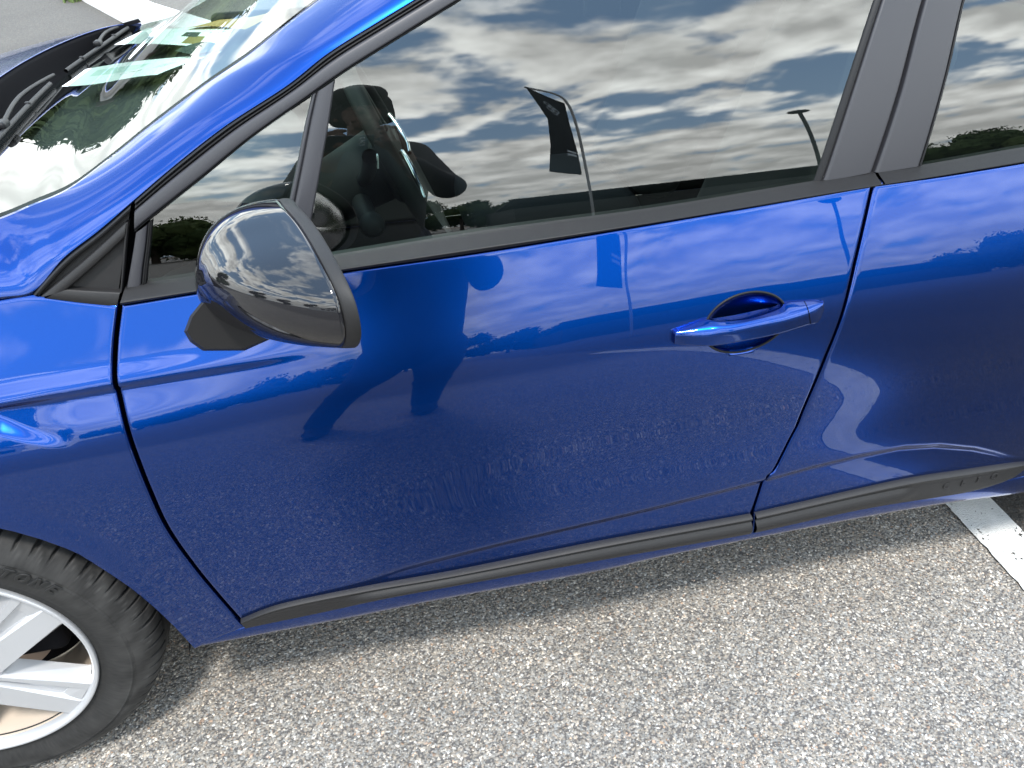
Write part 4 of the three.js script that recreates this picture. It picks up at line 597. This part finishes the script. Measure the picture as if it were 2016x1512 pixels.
  for (const [s, fx, fz] of [[-1, 0.44, 1.3], [1, 0.8, 1.42]]) { const hip = rel(0.735 + s * 0.09, 0.88, 1.37), kn = rel(lerp(0.735 + s * 0.09, fx, 0.55), 0.49, lerp(1.35, fz, 0.5) - 0.02), an = rel(fx, 0.1, fz + 0.02); T.push([hip, kn, 0.098, 0.065], [kn, an, 0.068, 0.055]); }
  mesh('trousers', blob(T, 0.012, 0.05, 0.025), cloth('dark_blue_denim', rgb(0.02, 0.024, 0.035)), person);
  for (const [fx, fz] of [[0.44, 1.3], [0.8, 1.42]]) mesh('shoe', blob([[rel(fx, 0.05, fz + 0.05), rel(fx, 0.045, fz - 0.08), 0.045, 0.045], [rel(fx, 0.04, fz - 0.08), rel(fx, 0.032, fz - 0.15), 0.044, 0.032], [rel(fx, 0.1, fz + 0.03), rel(fx, 0.06, fz), 0.04, 0.045]], 0.008, 0.03, 0.02), cloth('black_shoe_leather', rgb(0.012, 0.012, 0.012)), person);
  const H = [[add(head, 0, 0.07, 0.02), add(head, 0, 0.015, 0.045), 0.094, 0.1], [add(head, -0.06, 0.03, 0.03), add(head, -0.07, -0.01, 0.045), 0.03, 0.026], [add(head, 0.06, 0.03, 0.03), add(head, 0.07, -0.01, 0.045), 0.03, 0.026], [add(head, -0.045, 0.075, -0.045), add(head, 0.045, 0.075, -0.045), 0.05, 0.05], [add(head, -0.075, 0.05, 0.01), add(head, -0.08, -0.03, 0.05), 0.03, 0.03], [add(head, 0.075, 0.05, 0.01), add(head, 0.08, -0.03, 0.05), 0.03, 0.03]];
  mesh('hair', blob(H, 0.006, 0.06, 0.02), cloth('dark_hair', rgb(0.012, 0.009, 0.008)), person);
  const spec = []; for (const s of [-1, 1]) { const t = new THREE.TorusGeometry(0.024, 0.002, 8, 28); t.scale(1.15, 0.85, 1); t.translate(head[0] + s * 0.033, head[1] + 0.005, head[2] - 0.086); spec.push(t); spec.push(tube([[head[0] + s * 0.06, head[1] + 0.012, head[2] - 0.085], [head[0] + s * 0.082, head[1] + 0.014, head[2] - 0.03], [head[0] + s * 0.086, head[1] + 0.01, head[2] + 0.02]], 0.002, 12, 6)); }
  spec.push(tube([[head[0] - 0.012, head[1] + 0.006, head[2] - 0.088], [head[0] + 0.012, head[1] + 0.006, head[2] - 0.088]], 0.002, 4, 6)); const sg = mergeGeometries(spec); mesh('glasses', sg, M.rubber, person);
  // the phone, held just behind the lens
  const ph = thing('phone', 'dark phone held level in both hands by the person facing the car', 'phone'); ph.position.copy(camera.position); ph.quaternion.copy(camera.quaternion);
  mesh('phone_body', box(0.158, 0.074, 0.008, -0.045, -0.018, 0.0095, 0.006), new THREE.MeshPhysicalMaterial({ name: 'dark_phone_back', color: rgb(0.015, 0.016, 0.018), roughness: 0.3 }), ph);
  for (const y of [0, -0.02]) { const t = new THREE.TorusGeometry(0.0075, 0.0012, 8, 28); t.translate(0, y, 0.005); mesh('lens_ring', t, M.chrome, ph); }
}
{
  const flag = thing('feather_flag', 'dark feather flag with pale print on a tall pole, mirrored in the front window', 'flag', [4.62, 0, 12]);
  const tex = canvasTex(256, 1024, (g, W, H) => { g.fillStyle = '#23262a'; g.fillRect(0, 0, W, H); g.strokeStyle = '#aab2b8'; g.lineWidth = 9; for (let k = 0; k < 5; k++) { g.beginPath(); g.arc(W * (0.42 + 0.1 * (k % 3)), H * (0.14 + 0.022 * k), 26, 0, 6.3); g.stroke(); } g.fillStyle = '#b9bfc4'; g.fillRect(W * 0.6, H * 0.7, W * 0.34, 24); g.fillRect(W * 0.6, H * 0.74, W * 0.34, 24); });
  const rows = []; const Lx = (v) => table([0, 0.3, 0.6, 1], [3.86, 3.98, 4.02, 3.72], v), Rx = (v) => lerp(4.46, 4.42, v), Ly = (v) => lerp(2.75, 6.25, v), Ry = (v) => lerp(2.47, 5.45, v);
  for (let j = 0; j <= 40; j++) { const v = j / 40, row = []; for (let i = 0; i <= 16; i++) { const u = i / 16; row.push(V(lerp(Lx(v), Rx(v), u) - 4.62, lerp(Ly(v), Ry(v), u), 0.05 * Math.sin(u * 4 + v * 5))); } rows.push(row); }
  const g = gridGeo(rows); { const u = g.attributes.uv; for (let k = 0; k < u.count; k++) u.setX(k, u.getX(k)); }
  mesh('flag_cloth', g, new THREE.MeshStandardMaterial({ name: 'flag_print', map: tex, roughness: 0.85, side: THREE.DoubleSide }), flag);
  mesh('pole', tube([[0, 0, 0], [-0.05, 2.5, 0], [-0.15, 5.4, 0], [-0.3, 5.8, 0], [-0.9, 6.25, 0]], 0.03, 60, 8), new THREE.MeshStandardMaterial({ name: 'grey_pole', color: rgb(0.3, 0.3, 0.3), roughness: 0.5 }), flag);
  const bs = new THREE.CylinderGeometry(0.25, 0.3, 0.08, 24); bs.translate(0, 0.04, 0); mesh('pole_base', bs, M.rubber, flag);
  const lamp = thing('street_lamp', 'tall dark street lamp with flat oval head, mirrored beside the black pillar', 'street lamp', [18.1, 0, 25]);
  const dk = new THREE.MeshStandardMaterial({ name: 'dark_steel', color: rgb(0.03, 0.035, 0.035), roughness: 0.6 });
  mesh('post', tube([[0, 0, 0], [-0.1, 3, 0], [-0.35, 6, 0], [-0.55, 7.5, 0]], 0.09, 40, 10), dk, lamp);
  const hd = new THREE.SphereGeometry(0.5, 24, 12); hd.scale(1, 0.3, 0.6); hd.translate(-0.6, 7.55, 0); mesh('lamp_head', hd, dk, lamp);
  const shed = thing('warehouse', 'long low warehouse with dark ribbed metal roof, mirrored along the window foot', 'building', [24, 0, 52]);
  const roofM = new THREE.MeshStandardMaterial({ name: 'dark_metal_roof', color: rgb(0.06, 0.062, 0.06), roughness: 0.7, metalness: 0.3 });
  mesh('wall', box(34, 2.6, 14, 2, 1.3, 0, 0.05), new THREE.MeshStandardMaterial({ name: 'dark_green_wall', color: rgb(0.03, 0.036, 0.032), roughness: 0.8 }), shed);
  const rs = []; for (let k = 0; k < 70; k++) { const g2 = new THREE.BoxGeometry(0.44, 0.12, 8.2); g2.rotateX(0.16); g2.translate(-15 + k * 0.5, 3.3, -3.6); rs.push(g2); } mesh('roof', mergeGeometries(rs), roofM, shed).userData.kind = 'stuff';
  // trees
  const leafM = [rgb(0.035, 0.055, 0.02), rgb(0.05, 0.07, 0.025), rgb(0.028, 0.042, 0.018)].map((c, i) => new THREE.MeshPhysicalMaterial({ name: 'leaves_' + ['dark', 'mid', 'deep'][i], color: c, roughness: 0.9, specularIntensity: 0.15 })), bark = new THREE.MeshStandardMaterial({ name: 'bark', color: rgb(0.06, 0.045, 0.035), roughness: 0.95 });
  const tree = (x, z, h, w, label, seed) => {
    const t = thing('tree', label, 'tree', [x, 0, z], 'trees around the car park'), r = rng(seed);
    const tr = new THREE.CylinderGeometry(0.02 * w, 0.035 * w, h * 0.5, 10); tr.translate(0, h * 0.25, 0); mesh('trunk', tr, bark, t);
    const pos = [], nor = []; for (let k = 0; k < 2600; k++) { const a = r() * 6.28, q = Math.sqrt(r()), cl = Math.floor(r() * 9), ca = cl * 2.4, cy = h * (0.27 + 0.62 * ((cl * 0.37) % 1)), cr = w * 0.32 * (1 - 0.5 * Math.abs(cy / h - 0.55)), cx = Math.cos(ca) * cr, cz = Math.sin(ca) * cr, el = (r() - 0.5) * 3.14, rad = w * 0.24 * (0.5 + 0.5 * q), p = V(cx + Math.cos(a) * Math.cos(el) * rad, cy + Math.sin(el) * rad * 0.8, cz + Math.sin(a) * Math.cos(el) * rad), s = 0.25 + 0.25 * r(), e1 = V(r() - 0.5, r() - 0.5, r() - 0.5).normalize().multiplyScalar(s), e2 = V(r() - 0.5, r() - 0.5, r() - 0.5).normalize().multiplyScalar(s * 0.7); pos.push(p.x, p.y, p.z, p.x + e1.x, p.y + e1.y, p.z + e1.z, p.x + e2.x, p.y + e2.y, p.z + e2.z); }
    for (let cl = 0; cl < 9; cl++) { const ca = cl * 2.4, cy = h * (0.27 + 0.62 * ((cl * 0.37) % 1)), cr = w * 0.32 * (1 - 0.5 * Math.abs(cy / h - 0.55)), ico = new THREE.IcosahedronGeometry(w * 0.165, 3), q = ico.attributes.position; for (let i = 0; i < q.count; i++) { const X = q.getX(i), Y = q.getY(i), Z = q.getZ(i), f = 1 + 0.25 * noise(X * 2.2 + cl * 7, Y * 2.2 + Z * 1.7); pos.push(X * f + Math.cos(ca) * cr, Y * f * 0.85 + cy, Z * f + Math.sin(ca) * cr); } }
    const g = new THREE.BufferGeometry(); g.setAttribute('position', new THREE.Float32BufferAttribute(pos, 3)); g.setAttribute('uv', new THREE.Float32BufferAttribute(new Float32Array(pos.length / 3 * 2), 2)); g.computeVertexNormals(); mesh('crown', g, leafM[seed % 3], t);
  };
  const TA_ = 'green tree of the belt behind the white building, left of the low warehouse', TB = 'green tree of the belt at the right end of the low warehouse', TC = 'green tree of the far belt beyond the raised white kerb', TL = 'dense green tree of the belt round the car park, mirrored low in the windows';
  [[-2, 62, 6, 6], [3, 64, 6.4, 6.5], [7, 60, 5.2, 6], [11, 63, 4.8, 5.5], [-8, 52, 5.4, 8], [-11.5, 51, 5, 8], [-15, 50, 6, 9], [-19, 48, 5.6, 8.5], [-26, 40, 7, 8], [-30, 28, 8, 8], [-34, 16, 7, 7], [-32, 4, 7.5, 8], [-30, -12, 8, 9], [-24, -30, 6, 7], [44, 46, 6, 10], [48, 41, 5.4, 10], [52, 36, 5.8, 10], [57, 30, 5.6, 10], [-44, -46, 4.6, 10], [-38, -51, 5, 11], [-32, -56, 4.4, 10], [-26, -59, 5, 11], [-20, -62, 4.6, 10], [-14, -64, 5, 11], [-8, -66, 4.8, 11], [-13, -34, 6, 6], [-10.5, -35, 9, 7], [-8, -36, 11, 7.5], [-5, -37, 12, 7.5]].forEach(([x, z, h, w], i) => tree(x, z, h, w, z < -20 ? TC : x > 40 ? TB : x < -20 ? TA_ : TL, i + 1));
  const house = thing('white_building', 'white low building with dark window band beyond the front of the car', 'building', [-20, 0, 26]);
  mesh('wall', box(5, 3.2, 12, 0, 1.6, 0, 0.04), new THREE.MeshStandardMaterial({ name: 'white_render', color: rgb(0.7, 0.7, 0.68), roughness: 0.9 }), house);
  for (let k = 0; k < 4; k++) mesh('window', box(0.1, 1.1, 1.8, 2.53, 1.7, -4.2 + k * 2.8, 0.02), M.gloss, house);
  const rf = box(5.6, 0.2, 12.6, 0, 3.3, 0, 0.03); mesh('roof', rf, roofM, house);
}
renderer.render(scene, camera);
